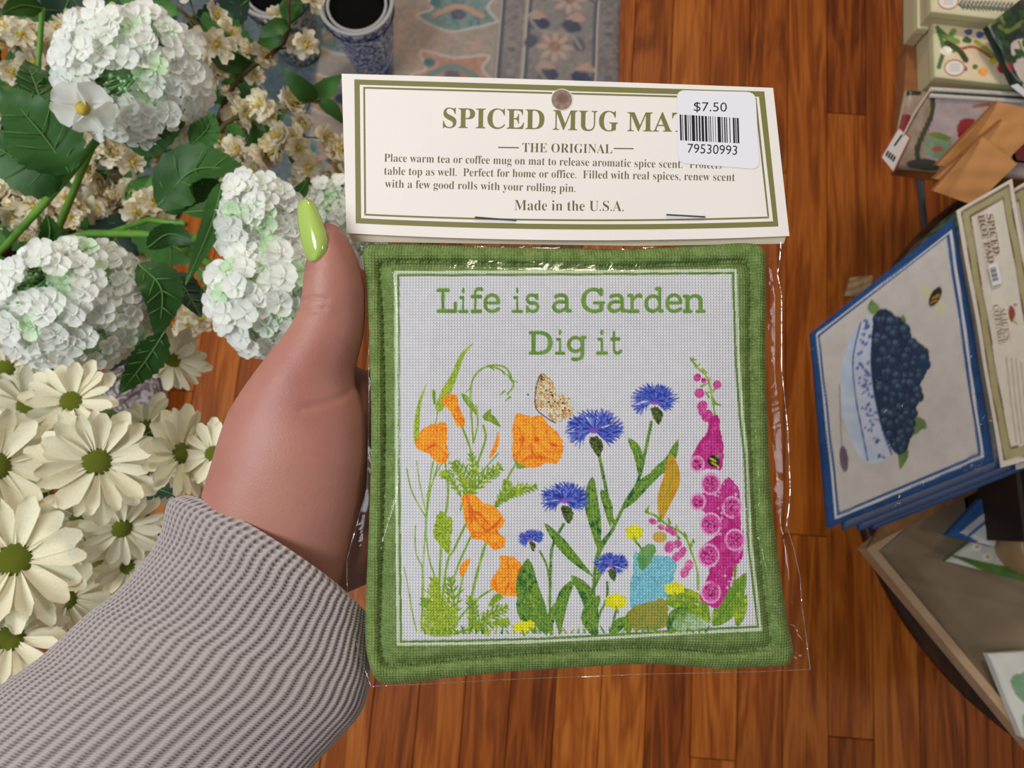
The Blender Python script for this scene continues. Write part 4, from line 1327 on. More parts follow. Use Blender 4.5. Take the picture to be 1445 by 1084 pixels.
def petal_geo(mb, L_, W, a, tip=0.0, cup=0.25, base=0.12, z0=0.0, mi=0, nl=5, nw=4, notch=0.0, r0=0.0, pw=0.8, droop=0.0):
    """petal radiating along angle a in the XY plane, curving by cup"""
    vs = []; fs = []
    for i in range(nl + 1):
        t = i / nl
        ww = W / 2 * (base + (1 - base) * min(1, t / pw) ** .7)
        if t > pw: ww *= math.sqrt(max(0, 1 - ((t - pw) / (1.04 - pw)) ** 2 * .93))
        for j in range(nw + 1):
            u = 2 * j / nw - 1
            l = r0 + L_ * t * (1 - notch * (1 - abs(u)) * (t > .9)) - L_ * 0.10 * u * u * (t > .8)
            x = l; y = u * ww
            z_ = z0 + cup * L_ * t * t - droop * L_ * t * t * t + W * 0.16 * u * u * (1 - .3 * t)
            vs.append((x * math.cos(a) - y * math.sin(a), x * math.sin(a) + y * math.cos(a), z_))
    w = nw + 1
    for i in range(nl):
        for j in range(nw):
            k = i * w + j
            fs.append((k, k + w, k + w + 1, k + 1))
    mb.add(vs, fs, mi)


def rotz(n, spin):
    n = Vector(n).normalized()
    return (n.to_track_quat('Z', 'Y').to_matrix() @ Matrix.Rotation(spin, 3, 'Z')).to_4x4()


def put(name, me, loc, n, spin, scale=1.0, parent=None):
    o = bpy.data.objects.new(name, me)
    m = rotz(n, spin)
    m = Matrix.Translation(loc) @ m @ Matrix.Diagonal((scale, scale, scale, 1))
    COL.objects.link(o)
    if parent is not None: o.parent = parent
    o.matrix_basis = m
    return o


def floret_mesh(m, petals, seed):
    rr = random.Random(seed); mb = MB()
    for k in range(petals):
        petal_geo(mb, 0.0076 * rr.uniform(.88, 1.12), 0.0078, 2 * PI * k / petals + rr.uniform(-.15, .15), cup=rr.uniform(.05, .3), base=0.25, z0=0.0005 * (k % 2), nl=5, nw=4, pw=0.6)
    mb.ball((0, 0, 0.0006), 0.0009, 5, 4, 0)
    return mb.mesh('floret', m, True)


floret = [floret_mesh(hyd_w, 4, 1), floret_mesh(hyd_w, 5, 2), floret_mesh(hyd_w, 4, 3), floret_mesh(hyd_w, 5, 4)]
floret_g = [floret_mesh(hyd_g, 4, 5), floret_mesh(hyd_g, 5, 6)]
to_cam = lambda p: (C0 - p).normalized()


def leaf_geo(mb, pts, w, nrm, serr=0.0, fold=0.18, n=16, mi=0, peak=0.42, nw=6):
    """pts world spine base->tip"""
    q = [Vector(a) for a in spline([tuple(p) for p in pts], 10)]
    m = len(q); vs = []; fs = []
    nrm = Vector(nrm).normalized()
    for i in range(n + 1):
        t = i / n
        f = t * (m - 1); k = min(int(f), m - 2)
        p = q[k].lerp(q[k + 1], f - k)
        d = (q[k + 1] - q[k]).normalized()
        side = d.cross(nrm).normalized(); up = side.cross(d)
        tt = t ** (math.log(0.5) / math.log(peak))
        ww = w / 2 * (math.sin(PI * min(1, max(0, tt))) ** 0.85) if 0 < t < 1 else w * 0.01
        if serr: ww *= 1 + serr * (1 if i % 2 else -1)
        for j in range(nw + 1):
            u = 2 * j / nw - 1
            vs.append(p + side * (u * ww) + up * (abs(u) * fold * ww + 0.03 * w * math.sin(t * 9 + u * 2) - (0.016 * w * math.cos((t - .13 * abs(u)) * 2 * PI * 6) * abs(u) if nw >= 6 else 0)))
    c = nw + 1
    for i in range(n):
        for j in range(nw):
            k = i * c + j
            fs.append((k, k + 1, k + 1 + c, k + c))
    mb.add(vs, fs, mi)


def px_leaf(parent, pl, d0, d1, wpx, m, serr=0.07, tilt=(0, 0), mid=None, fold=0.18, name='leaf', peak=0.42):
    """leaf given by pixel spine, depth base d0 tip d1"""
    n = len(pl)
    pts = [P(x, y, d0 + (d1 - d0) * i / (n - 1)) for i, (x, y) in enumerate(pl)]
    w = wpx / FPX * (d0 + d1) / 2
    nr = to_cam(pts[n // 2]) + RIGHT * tilt[0] + UP * tilt[1]
    mb = MB(); leaf_geo(mb, pts, w, nr, serr, fold, n=20, peak=peak)
    q = [Vector(a) for a in spline([tuple(p) for p in pts], 8)]
    nr = nr.normalized()
    mb.tube([p + nr * .0004 for p in q], list(np.linspace(.0009, .0003, len(q))), 5, 1)
    if w > .02:
        for i in range(2, len(q) - 3, 3):
            d = (q[i + 1] - q[i]).normalized(); sd = d.cross(nr).normalized()
            ww = w / 2 * math.sin(PI * (i / (len(q) - 1)) ** (math.log(.5) / math.log(peak))) ** .85
            for sg in (-1, 1):
                a = q[i] + nr * .0002; b = q[i] + sd * (sg * ww * .8) + d * ww * .55 + sd.cross(d) * (fold * ww * .8) + nr * .0008
                mb.tube([a, a.lerp(b, .5) + nr * .0002, b], [.0005, .0004, .0002], 4, 1)
    return mb.build(name, [m, vein_m], parent, True)


HY = []
LDIR = Vector((-.25, -.25, .6))


def rebase(root, base):
    for ch in root.children: ch.matrix_basis = Matrix.Translation(-base) @ ch.matrix_basis
    root.location = base


def hydrangea(px, py, d, rx, ry, n, label, stem_to, leaves=(), seed=1, gap=None, green=0.07, fs=1.22):
    rr = random.Random(seed)
    base = P(px, py, d)
    root = empty('hydrangea', label, 'hydrangea', 'white hydrangea stems among the leaves', loc=(0, 0, 0))
    c = P(px, py, d + min(rx, ry) / FPX * d * 0.60)
    def in_gap(q, f=1.0):
        if not gap: return False
        v = q - C0; dd_ = v.dot(FWD)
        x_, y_ = IW / 2 + v.dot(RIGHT) / dd_ * FPX, IH / 2 - v.dot(UP) / dd_ * FPX
        return math.hypot((x_ - gap[0]) / gap[2], (y_ - gap[1]) / gap[3]) < f
    A = rx / FPX * d; Bv = ry / FPX * d; Dz = (A + Bv) / 2 * 0.72
    tc_ = to_cam(c); ax = RIGHT; ay = tc_.cross(ax).normalized(); ax = ay.cross(tc_).normalized()
    pd = MB()
    hub = c - tc_ * Dz * 0.75
    ga = PI * (3 - 5 ** .5)
    for k in range(n):
        cz = 1 - 1.35 * (k + .5) / n
        sr = math.sqrt(max(0, 1 - cz * cz)); a = ga * k + rr.uniform(-.25, .25)
        inner_k = rr.random()
        r = (0.93 + rr.uniform(-.13, .10)) if inner_k > 0.2 else 0.74
        dirv = ax * (sr * math.cos(a) * A) + ay * (sr * math.sin(a) * Bv) + tc_ * (cz * Dz)
        p = c + dirv * r
        if in_gap(p): continue
        nn = (dirv.normalized() + tc_ * .75 + LDIR * .3 + Vector((rr.uniform(-.38, .38), rr.uniform(-.38, .38), rr.uniform(-.3, .3)))).normalized()
        me = rr.choice(floret_g) if (inner_k <= 0.2 or rr.random() < green) else rr.choice(floret)
        put('floret', me, p, nn, rr.uniform(0, 6), rr.uniform(.85, 1.12) * fs * (0.9 if me in floret_g else 1), root)
        pd.tube([hub + (c - hub) * .3, p.lerp(hub, .45), p], [.0007, .0006, .0005], 4)
    for k in range(45):                                   # inner florets that close the head
        cz = 1 - 1.2 * (k + .5) / 45; sr = math.sqrt(max(0, 1 - cz * cz)); a = ga * k
        dirv = ax * (sr * math.cos(a) * A) + ay * (sr * math.sin(a) * Bv) + tc_ * (cz * Dz)
        if in_gap(c + dirv * .72, .8): continue
        put('floret', rr.choice(floret_g if k % 3 == 0 else floret), c + dirv * .72, dirv.normalized(), rr.uniform(0, 6), 1.25, root)
    if gap:
        for k in range(26):
            a = rr.uniform(0, 6.28); r_ = rr.uniform(.3, 1.0)
            q = P(gap[0] + gap[2] * r_ * math.cos(a), gap[1] + gap[3] * r_ * math.sin(a), d + rr.uniform(.0, .012))
            g0 = P(gap[0] + gap[2] * .9, gap[1] - gap[3] * .3, d + .03) + Vector((rr.gauss(0, .003), rr.gauss(0, .003), 0))
            pd.tube([g0, g0.lerp(q, .6) + tc_ * .004, q], [.0007, .0006, .0005], 4); pd.ball(q, rr.uniform(.0012, .0022), 6, 4)
    core = MB(); core.ball((0, 0, 0), 1.0, 16, 12); cm = core.mesh('receptacle', pedi, True)
    co_ = link(bpy.data.objects.new('receptacle', cm), root)
    co_.matrix_basis = Matrix.Translation(c) @ Matrix((tuple(ax), tuple(ay), tuple(tc_))).transposed().to_4x4() @ Matrix.Diagonal((A * .5, Bv * .5, Dz * .5, 1))
    for k in range(30):                                   # young buds between the florets
        a = rr.uniform(0, 6.28); cz = rr.uniform(0.1, 1); sr = math.sqrt(1 - cz * cz)
        p = c + (ax * (sr * math.cos(a) * A) + ay * (sr * math.sin(a) * Bv) + tc_ * (cz * Dz)) * rr.uniform(.8, 1.0)
        pd.ball(p, 0.0013, 5, 4)
        pd.tube([p, p.lerp(hub, .5)], .0004, 4)
    tag(pd.build('flower_stalks', pedi, root, True), kind=None)
    st = MB(); e = stem_to
    st.tube([hub, hub.lerp(e, .35) + Vector((0, 0, .01)), e], [.0028, .003, .0035], 8)
    st.tube([c, hub], [.0015, .0028], 6)
    st.build('stem', stem_g, root, True)
    for lf in leaves: px_leaf(root, *lf)
    rebase(root, e)
    HY.append(root)
    return root


BK = PZ(30, 420, 0.52)                                       # where the stems gather
bc = PZ(14, 400, 0.0)
basket = empty('flower_basket', 'dark brown woven basket on the floor holding the bouquet stems', 'basket', loc=(bc.x, bc.y, 0))
wick = mat('dark_wicker', (52, 34, 22), 0.85, (34, 22, 16), 120, bump=0.002, bscale=300)
mb = MB(); mb.lathe([(0.001, .004), (.15, .004), (.155, 0.0), (.17, .12), (.185, .28), (.195, .44), (.20, .45), (.197, .46), (.187, .45), (.176, .28), (.16, .12), (.145, .03), (.001, .03)], 40)
mb.build('body', wick, basket, True)
for k in range(9):
    mb = MB(); r = .157 + .0046 * k; z_ = .03 + k * .048
    mb.tube([(r * math.cos(a) + .003 * math.cos(a * 24 + k * PI) * math.cos(a), r * math.sin(a) + .003 * math.cos(a * 24 + k * PI) * math.sin(a), z_) for a in np.linspace(0, 2 * PI, 97)], .006, 5)
    mb.build('wicker_band', wick, basket, True)
mb = MB(); mb.lathe([(0.001, .38), (.10, .385), (.184, .375), (.184, .36), (.001, .36)], 24)
mb.build('soil', mat('dark_moss', (40, 34, 20), 0.95, (30, 40, 20), 60, bump=.006, bscale=80), basket, True)

# main heads
hydrangea(192, 108, .52, 104, 92, 200, 'large white hydrangea head at top left with green centre and hanging florets', P(62, 372, .72), [
    ([(100, 245), (60, 190), (-2, 118)], .55, .52, 96, leaf_g, .05, (-.3, .2)),
    ([(95, 242), (40, 232), (-50, 180)], .56, .54, 84, leaf_g, .05, (.2, -.5)),
    ([(58, 250), (20, 225), (-45, 212)], .57, .57, 60, leaf_g, .05, (.1, -.6)),
    ([(62, 158), (50, 120), (36, 84)], .56, .56, 50, leaf_g, .08, (.3, 0)),
    ([(102, 166), (78, 130), (60, 108)], .58, .56, 46, leaf_g, .07, (0, 0)),
    ([(172, 195), (205, 190), (262, 172)], .56, .55, 62, leaf_g, .05, (0, -.4)),
    ([(270, 205), (290, 185), (302, 160)], .57, .56, 40, leaf_l, .06, (.3, .2))], 11, gap=(172, 112, 36, 26))
hydrangea(103, 428, .50, 105, 92, 200, 'large white hydrangea head at the left edge with loose florets, above the daisies', P(40, 560, .72), [
    ([(195, 372), (228, 410), (222, 478)], .53, .54, 58, leaf_g, .05, (.3, 0)),
    ([(232, 468), (205, 510), (168, 556)], .54, .55, 46, leaf_g, .08, (.3, -.2)),
    ([(58, 360), (70, 330), (66, 302)], .55, .54, 30, leaf_g, .05, (.6, 0)),
    ([(18, 370), (40, 365), (58, 378)], .56, .56, 20, leaf_l, .05, (0, .5)),
    ([(50, 515), (62, 528), (70, 540)], .56, .56, 26, leaf_g, .06, (0, 0))], 12, gap=(52, 398, 34, 26))
hydrangea(366, 315, .50, 62, 66, 100, 'white hydrangea cluster just left of the thumb, upper lobe', P(255, 345, .60), [
    ([(222, 292), (275, 240), (350, 243)], .56, .53, 76, leaf_g, .04, (.2, .5)),
    ([(232, 300), (270, 262), (318, 262)], .575, .57, 60, leaf_g, .04, (.1, -.5)),
    ([(313, 256), (300, 310), (262, 402)], .50, .50, 36, leaf_l, .03, (.8, .1)),
    ([(312, 300), (292, 298), (258, 300)], .51, .51, 30, leaf_g, .05, (0, .6)),
    ([(280, 378), (305, 400), (334, 420)], .52, .51, 30, leaf_l, .04, (.2, .5)),
    ([(240, 385), (262, 410), (284, 448)], .56, .56, 40, leaf_d, .04, (.2, .2)),
    ([(285, 405), (300, 430), (312, 455)], .56, .55, 24, leaf_g, .04, (.6, .2)),
    ([(208, 350), (240, 330), (285, 345)], .58, .58, 34, leaf_g, .04, (0, -.4))], 13, green=.2)
hydrangea(385, 425, .49, 88, 84, 160, 'white hydrangea head partly hidden behind the thumb', P(255, 350, .62), [], 14, green=.1)
hydrangea(484, 318, .60, 68, 66, 90, 'white hydrangea behind the thumbnail, beside the header card corner', P(330, 345, .72), [
    ([(415, 282), (425, 268), (434, 254)], .60, .59, 20, leaf_g, .03, (.3, 0))], 15, fs=1.0)
# extra stem runs and the big veined stems in view
for a, b, r in (((165, 165, .55), (62, 300, .62), .0034), ((62, 300, .62), (0, 358, .66), .0034), ((128, 328, .60), (282, 336, .585), .003), ((262, 352, .58), (312, 300, .54), .0024), ((232, 376, .58), (300, 384, .56), .002)):
    pass


def green_stem(pts, r, root):
    mb = MB(); mb.tube([P(*p) - root.location for p in pts], r, 8)
    return mb.build('stem', stem_g, root, True)


green_stem([(168, 162, .56), (125, 212, .58), (98, 246, .59), (60, 290, .61), (10, 345, .66), (-30, 380, .70)], .0030, HY[0])
green_stem([(60, 345, .66), (128, 329, .62), (200, 330, .60), (282, 338, .58)], .0030, HY[3])
green_stem([(150, 330, .63), (210, 310, .60), (262, 316, .58)], .0022, HY[2])

# ---- daisies -----------------------------------------------------------------
petal_me = []
for s_ in range(5):
    rr = random.Random(40 + s_); mb = MB()
    petal_geo(mb, 1.0, 0.33 + .03 * s_, 0, cup=rr.uniform(-.04, .16), base=.45, nl=8, nw=4, notch=.05, pw=.66, droop=rr.uniform(0, .12))
    petal_me.append(mb.mesh('petal', daisy_w, True))
mb = MB()
mb.lathe([(0.0001, .34), (.25, .33), (.5, .27), (.75, .16), (.95, 0), (1.0, -.12), (.6, -.2), (.0001, -.25)], 20)
disc_me = mb.mesh('disc', daisy_c, True)


def daisy(px, py, d, R, label, tilt=(0, 0), seed=0, npet=22, dark=None, green=False):
    rr = random.Random(seed * 17 + 3)
    c = P(px, py, d); n = (to_cam(c) + RIGHT * tilt[0] + UP * tilt[1]).normalized()
    root = empty('daisy', label, 'daisy', 'cream daisies at lower left')
    r = R * 1.1 / FPX * d
    npet += 3
    m = Matrix.Translation(c) @ rotz(n, rr.uniform(0, 6))
    root.matrix_world = m
    put('disc', disc_me, (0, 0, 0), (0, 0, 1), 0, r * .235, root)
    for k in range(npet):
        ring_ = k % 2
        a = 2 * PI * k / npet + rr.uniform(-.1, .1)
        el = (0.22 if ring_ else -0.02) + rr.uniform(-.1, .14)
        o = bpy.data.objects.new('petal', petal_me[rr.randrange(5)])
        L_ = (r * .80) * rr.uniform(.86, 1.08) * (1 if not ring_ else .88)
        o.parent = root
        o.matrix_basis = Matrix.Rotation(a, 4, 'Z') @ Matrix.Translation((r * .18, 0, -.03 * r + .02 * r * ring_)) @ Matrix.Rotation(-el, 4, 'Y') @ Matrix.Rotation(rr.uniform(-.35, .35), 4, 'X') @ Matrix.Diagonal((L_, L_ * rr.uniform(.85, 1.1), L_, 1))
        COL.objects.link(o)
    st = MB(); e = m.inverted() @ P(40 + (px - 40) * .5, 560 + (py - 560) * .3, .80)
    st.tube([(0, 0, -.05 * r), Vector((0, 0, -.25 * r)).lerp(e, .08), e], [.0022, .002, .002], 6)
    st.build('stem', stem_g, root, True)
    return root


for a in (
    (137, 652, .455, 82, 'large cream daisy facing up in the middle of the daisy bunch, left of the wrist', (.05, .1), 1, 24),
    (20, 790, .445, 98, 'large cream daisy with dark green-yellow disc at the left edge, just above the sleeve', (-.1, .15), 2, 24),
    (-6, 658, .455, 84, 'cream daisy cut by the left edge of the frame, beside the big middle daisy', (.1, .1), 3, 24),
    (100, 566, .49, 62, 'cream daisy directly below the left hydrangea head', (-.2, .3), 4, 18),
    (300, 640, .475, 48, 'cream daisy half hidden behind the wrist edge', (-.3, .2), 5, 18),
    (256, 640, .47, 66, 'cream daisy seen edge on with its stem pointing left, beside the wrist', (1.6, .15), 6, 22),
    (172, 746, .475, 60, 'cream daisy tilted, between the big middle daisy and the cuff', (.2, -.5), 7, 18),
    (112, 732, .51, 52, 'small cream daisy tucked under the big middle daisy', (.2, -.7), 8, 16),
    (14, 900, .435, 78, 'cream daisy with whiter petals at the lower left corner above the sleeve', (.1, .5), 9, 22),
    (180, 800, .49, 46, 'cream daisy peeking out from behind the cuff', (-.5, .5), 10, 18),
    (38, 572, .54, 58, 'shaded cream daisy behind the daisy under the left hydrangea', (-.2, .2), 11, 18),
    (94, 846, .50, 60, 'cream daisy low down against the upper edge of the sleeve', (.3, .3), 12, 20),
    (205, 602, .57, 50, 'shaded cream daisy behind the big middle daisy towards the bare floor', (.5, -.8), 13, 16),
    (243, 508, .60, 52, 'greyish shaded daisy under the dark leaf between the hydrangea heads', (-.4, -.6), 14, 18),
    (8, 520, .58, 50, 'shaded cream daisy at the left edge under the hydrangea head', (0, 0), 15, 16),
    (232, 668, .54, 44, 'small shaded daisy behind the edge-on daisy', (.3, -.3), 16, 16),
    (70, 640, .53, 50, 'cream daisy between the two big daisies, mostly covered', (.2, .2), 17, 16),
    (140, 800, .53, 46, 'shaded daisy in the gap left of the cuff', (.2, .4), 18, 16)):
    daisy(*a)


FOL = {}


def foliage(pl, d0, d1, w, m, label, **k):
    key = 'in' if 'inside' in label else ('top' if ('top' in label and 'edge' in label or 'corner' in label) else 'daisy')
    if key not in FOL:
        lb = {'in': 'shaded green foliage deep inside the bouquet', 'top': 'twig of glossy green leaves along the top left edge', 'daisy': 'dark lobed leaves among the daisies'}[key]
        FOL[key] = empty('leafy_stem', lb, 'foliage', loc=P(pl[0][0], pl[0][1], d0))
        mb = MB(); q0 = P(pl[0][0], pl[0][1], d0); mb.tube([(0, 0, 0), (BK - q0) * .5, BK - q0], .0025, 6); mb.build('stem', stem_g, FOL[key], True)
    o = px_leaf(FOL[key], pl, d0, d1, w, m, name='leaf', **k)
    o.matrix_basis = Matrix.Translation(-FOL[key].location)
    return o


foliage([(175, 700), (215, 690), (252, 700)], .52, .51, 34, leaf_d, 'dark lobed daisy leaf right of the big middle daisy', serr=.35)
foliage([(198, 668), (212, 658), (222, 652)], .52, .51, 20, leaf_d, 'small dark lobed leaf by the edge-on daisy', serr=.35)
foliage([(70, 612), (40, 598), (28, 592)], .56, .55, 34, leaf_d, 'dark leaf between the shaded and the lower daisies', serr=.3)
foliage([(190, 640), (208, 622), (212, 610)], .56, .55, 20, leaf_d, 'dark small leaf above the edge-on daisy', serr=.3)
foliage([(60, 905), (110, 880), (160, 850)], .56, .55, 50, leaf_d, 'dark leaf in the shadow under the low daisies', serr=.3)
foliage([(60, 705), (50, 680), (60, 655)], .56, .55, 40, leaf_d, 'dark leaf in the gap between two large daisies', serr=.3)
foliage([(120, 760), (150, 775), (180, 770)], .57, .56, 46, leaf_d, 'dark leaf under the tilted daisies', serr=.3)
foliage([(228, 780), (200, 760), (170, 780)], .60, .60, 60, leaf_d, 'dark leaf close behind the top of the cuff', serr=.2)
foliage([(60, 12), (30, 8), (0, 20)], .66, .62, 30, leaf_g, 'dark green leaf at the very top left corner', serr=.04)
foliage([(180, 22), (212, 18), (238, 26)], .66, .62, 26, leaf_g, 'green leaf at the top edge above the hydrangea', serr=.04)
foliage([(172, 0), (200, 8), (216, 2)], .66, .62, 26, leaf_l, 'light green leaf touching the top edge', serr=.04)

# ---- cream blossom branches behind --------------------------------------------
blossoms = []
for s_ in range(4):
    rr = random.Random(80 + s_); mb = MB()
    for ring_ in (0, 1):
        for k in range(5):
            petal_geo(mb, .019 * rr.uniform(.75, 1.15) * (1 if not ring_ else .7), .016 * (1 if not ring_ else .8), 2 * PI * k / 5 + .6 * ring_ + rr.uniform(-.25, .25), cup=rr.uniform(-.1, .8) + .2 * ring_, base=.3, nl=5, nw=4, notch=.22, droop=rr.uniform(0, .4), z0=.001 * ring_)
    for k in range(9):
        a = rr.uniform(0, 6.28); e = (math.cos(a) * .006, math.sin(a) * .006, .010)
        mb.tube([(0, 0, .001), e], .0004, 4, 1); mb.ball(e, .001, 5, 4, 1)
    mb.ball((0, 0, .002), .0035, 6, 4, 1)
    blossoms.append(mb.mesh('blossom', [blos_w, blos_y], True))
sm_leaf = []
for s_ in range(3):
    mb = MB(); leaf_geo(mb, [(0, 0, 0), (.02, 0, .003 * s_), (.042, 0, -.003)], .020, (0, 0, 1), .04, .25, 8, nw=4)
    sm_leaf.append(mb.mesh('leaf', leaf_g if s_ else leaf_l, True))


def branch(pl, label, nb, nl, seed, spread=28, sc=1.0):
    """pl: list of (px,py,depth) from base to tip"""
    rr = random.Random(seed)
    root = empty('blossom_branch', label, 'blossom branch', 'cream blossom branches behind the hydrangeas', loc=P(*pl[0]))
    org = P(*pl[0])
    pts = [Vector(q) for q in spline([tuple(P(*p) - org) for p in pl], 6)]
    tw = MB(); tw.tube(pts, list(np.linspace(.0035, .0015, len(pts))), 6)
    nb = int(nb * 1.9)
    for k in range(nb):
        t = (k + rr.random()) / nb * (len(pts) - 1); i = min(int(t), len(pts) - 2)
        p = pts[i].lerp(pts[i + 1], t - i)
        tc_ = to_cam(p + org)
        off = RIGHT * rr.gauss(0, 1) + UP * rr.gauss(0, 1) + tc_ * rr.uniform(-.5, .9)
        q = p + off * (spread / FPX * .75 * .7)
        n = (off.normalized() * .7 + tc_ * rr.uniform(.2, 1.2) + Vector((rr.uniform(-.4, .4), rr.uniform(-.4, .4), rr.uniform(-.3, .3))))
        put('blossom', blossoms[rr.randrange(4)], q, n, rr.uniform(0, 6), rr.uniform(.7, 1.0) * sc, root)
        tw.tube([p, q], .0009, 4)
    for k in range(nl):
        t = rr.random() * (len(pts) - 1); i = min(int(t), len(pts) - 2)
        p = pts[i].lerp(pts[i + 1], t - i)
        n = to_cam(p + org) + Vector((rr.uniform(-.7, .7), rr.uniform(-.7, .7), 0))
        put('leaf', sm_leaf[rr.randrange(3)], p, n, rr.uniform(0, 6), rr.uniform(.8, 1.25), root)
    tw.build('twig', twig_m, root, True)
    return root


for a in (
    ([(40, 330, .86), (20, 220, .80), (30, 120, .76), (20, 40, .72)], 'cream blossom branch at the upper left edge, left of the top hydrangea', 12, 5, 1, 26),
    ([(120, 250, .86), (110, 120, .80), (90, 60, .76), (120, 20, .72)], 'cream blossom branch rising behind the top hydrangea', 11, 4, 2, 30),
    ([(240, 220, .90), (280, 120, .84), (300, 60, .78), (250, 10, .74)], 'cream blossom branch along the top edge over the hydrangea', 10, 6, 3, 30),
    ([(290, 220, .90), (330, 120, .84), (400, 60, .78), (408, 0, .74)], 'cream blossom branch ending in front of the dark pots', 9, 6, 4, 22),
    ([(200, 320, .84), (180, 270, .80), (160, 230, .78), (165, 200, .78)], 'cream blossoms filling the gap below the top hydrangea', 14, 3, 5, 34),
    ([(30, 330, .82), (25, 290, .80), (70, 280, .76), (100, 300, .76)], 'cream blossom branch at the left above the lower hydrangea', 9, 2, 6, 26),
    ([(230, 350, .86), (300, 200, .80), (350, 160, .78), (452, 140, .78)], 'leafy blossom twig reaching right towards the rug', 8, 9, 7, 20),
    ([(300, 250, .84), (360, 225, .80), (400, 210, .77), (430, 190, .76)], 'cream blossom cluster over the rug, left of the header card', 12, 3, 8, 20),
    ([(340, 300, .86), (420, 280, .82), (470, 250, .80), (478, 228, .80)], 'cream blossom twig between thumbnail and header card', 8, 3, 9, 20),
    ([(100, 330, .84), (150, 300, .80), (190, 290, .78), (215, 330, .80)], 'cream blossom spray above the level green stem', 9, 2, 10, 24),
    ([(250, 420, .86), (270, 445, .84), (262, 470, .82), (240, 480, .82)], 'dim cream blossoms behind the dark leaf by the thumb', 6, 1, 11, 18),
    ([(20, 180, .86), (0, 90, .80), (-10, 50, .76), (10, 10, .74)], 'cream blossom branch cut by the top left corner', 7, 3, 12, 24)):
    branch(*a)
# single cream blossom hanging under the top head
mb = MB()
for k in range(5): petal_geo(mb, .021, .021, 2 * PI * k / 5 + .3, cup=.1, base=.3, nl=6, nw=6, notch=.08, droop=.15, z0=.0006 * (k % 2))
mb.ball((0, 0, .002), .005, 8, 6, 1)
pansy = put('single_blossom', mb.mesh('blossom', [hyd_w, blos_y], True), P(117, 150, .50), to_cam(P(117, 150, .5)) - UP * .9, .3, 1.0)
tag(pansy, 'single white blossom with yellow heart hanging under the left side of the top hydrangea', 'blossom')
# undergrowth filling the dark gaps
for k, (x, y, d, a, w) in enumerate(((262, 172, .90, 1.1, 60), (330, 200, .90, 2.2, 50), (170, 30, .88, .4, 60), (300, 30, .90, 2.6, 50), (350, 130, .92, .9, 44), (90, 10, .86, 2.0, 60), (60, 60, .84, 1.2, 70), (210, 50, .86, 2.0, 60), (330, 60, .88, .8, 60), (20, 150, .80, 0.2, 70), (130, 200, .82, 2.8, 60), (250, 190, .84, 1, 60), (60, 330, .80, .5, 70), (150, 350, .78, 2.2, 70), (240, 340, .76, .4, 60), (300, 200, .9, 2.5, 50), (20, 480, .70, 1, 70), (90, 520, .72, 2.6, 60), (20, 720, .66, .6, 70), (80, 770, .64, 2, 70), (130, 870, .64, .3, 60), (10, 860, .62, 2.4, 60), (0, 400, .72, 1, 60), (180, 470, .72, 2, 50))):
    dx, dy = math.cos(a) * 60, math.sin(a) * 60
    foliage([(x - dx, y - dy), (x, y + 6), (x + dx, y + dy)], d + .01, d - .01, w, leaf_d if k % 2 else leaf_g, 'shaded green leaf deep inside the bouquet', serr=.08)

# ================================================================== POTS ON THE RUG
def pattern_mat(name, c1, c2, c3, scale):
    m, N, L, B = nt(name)
    tc = N.new('ShaderNodeTexCoord')
    v = N.new('ShaderNodeTexVoronoi'); v.inputs['Scale'].default_value = scale
    v2 = N.new('ShaderNodeTexNoise'); v2.inputs['Scale'].default_value = scale * 1.6; v2.inputs['Detail'].default_value = 3
    L.new(tc.outputs['Object'], v.inputs['Vector']); L.new(tc.outputs['Object'], v2.inputs['Vector'])
    w = N.new('ShaderNodeMath'); w.operation = 'MULTIPLY'; w.inputs[1].default_value = 17; L.new(v.outputs['Distance'], w.inputs[0])
    s = N.new('ShaderNodeMath'); s.operation = 'SINE'; L.new(w.outputs[0], s.inputs[0])
    a = N.new('ShaderNodeMath'); a.operation = 'MULTIPLY_ADD'; a.inputs[1].default_value = 0.28; L.new(s.outputs[0], a.inputs[0]); L.new(v2.outputs['Fac'], a.inputs[2])
    cr = N.new('ShaderNodeValToRGB'); e = cr.color_ramp.elements
    e[0].position = .30; e[0].color = lin(c1); e[1].position = .74; e[1].color = lin(c3); k = e.new(.5); k.color = lin(c2)
    L.new(a.outputs[0], cr.inputs['Fac']); L.new(cr.outputs['Color'], B.inputs['Base Color'])
    B.inputs['Roughness'].default_value = .3
    return m


blue_pat = pattern_mat('blue_white_glaze', (58, 84, 140), (110, 136, 186), (196, 208, 226), 48)
teal_pat = pattern_mat('teal_cream_glaze', (64, 92, 106), (96, 122, 130), (190, 186, 166), 34)
jar_pat = pattern_mat('pale_jar_glaze', (126, 108, 104), (176, 172, 184), (204, 204, 212), 46)
blackp = mat('black_plastic', (10, 9, 9), .85, spec=.1)
rimw = mat('pale_glaze_rim', (172, 170, 170), .35)


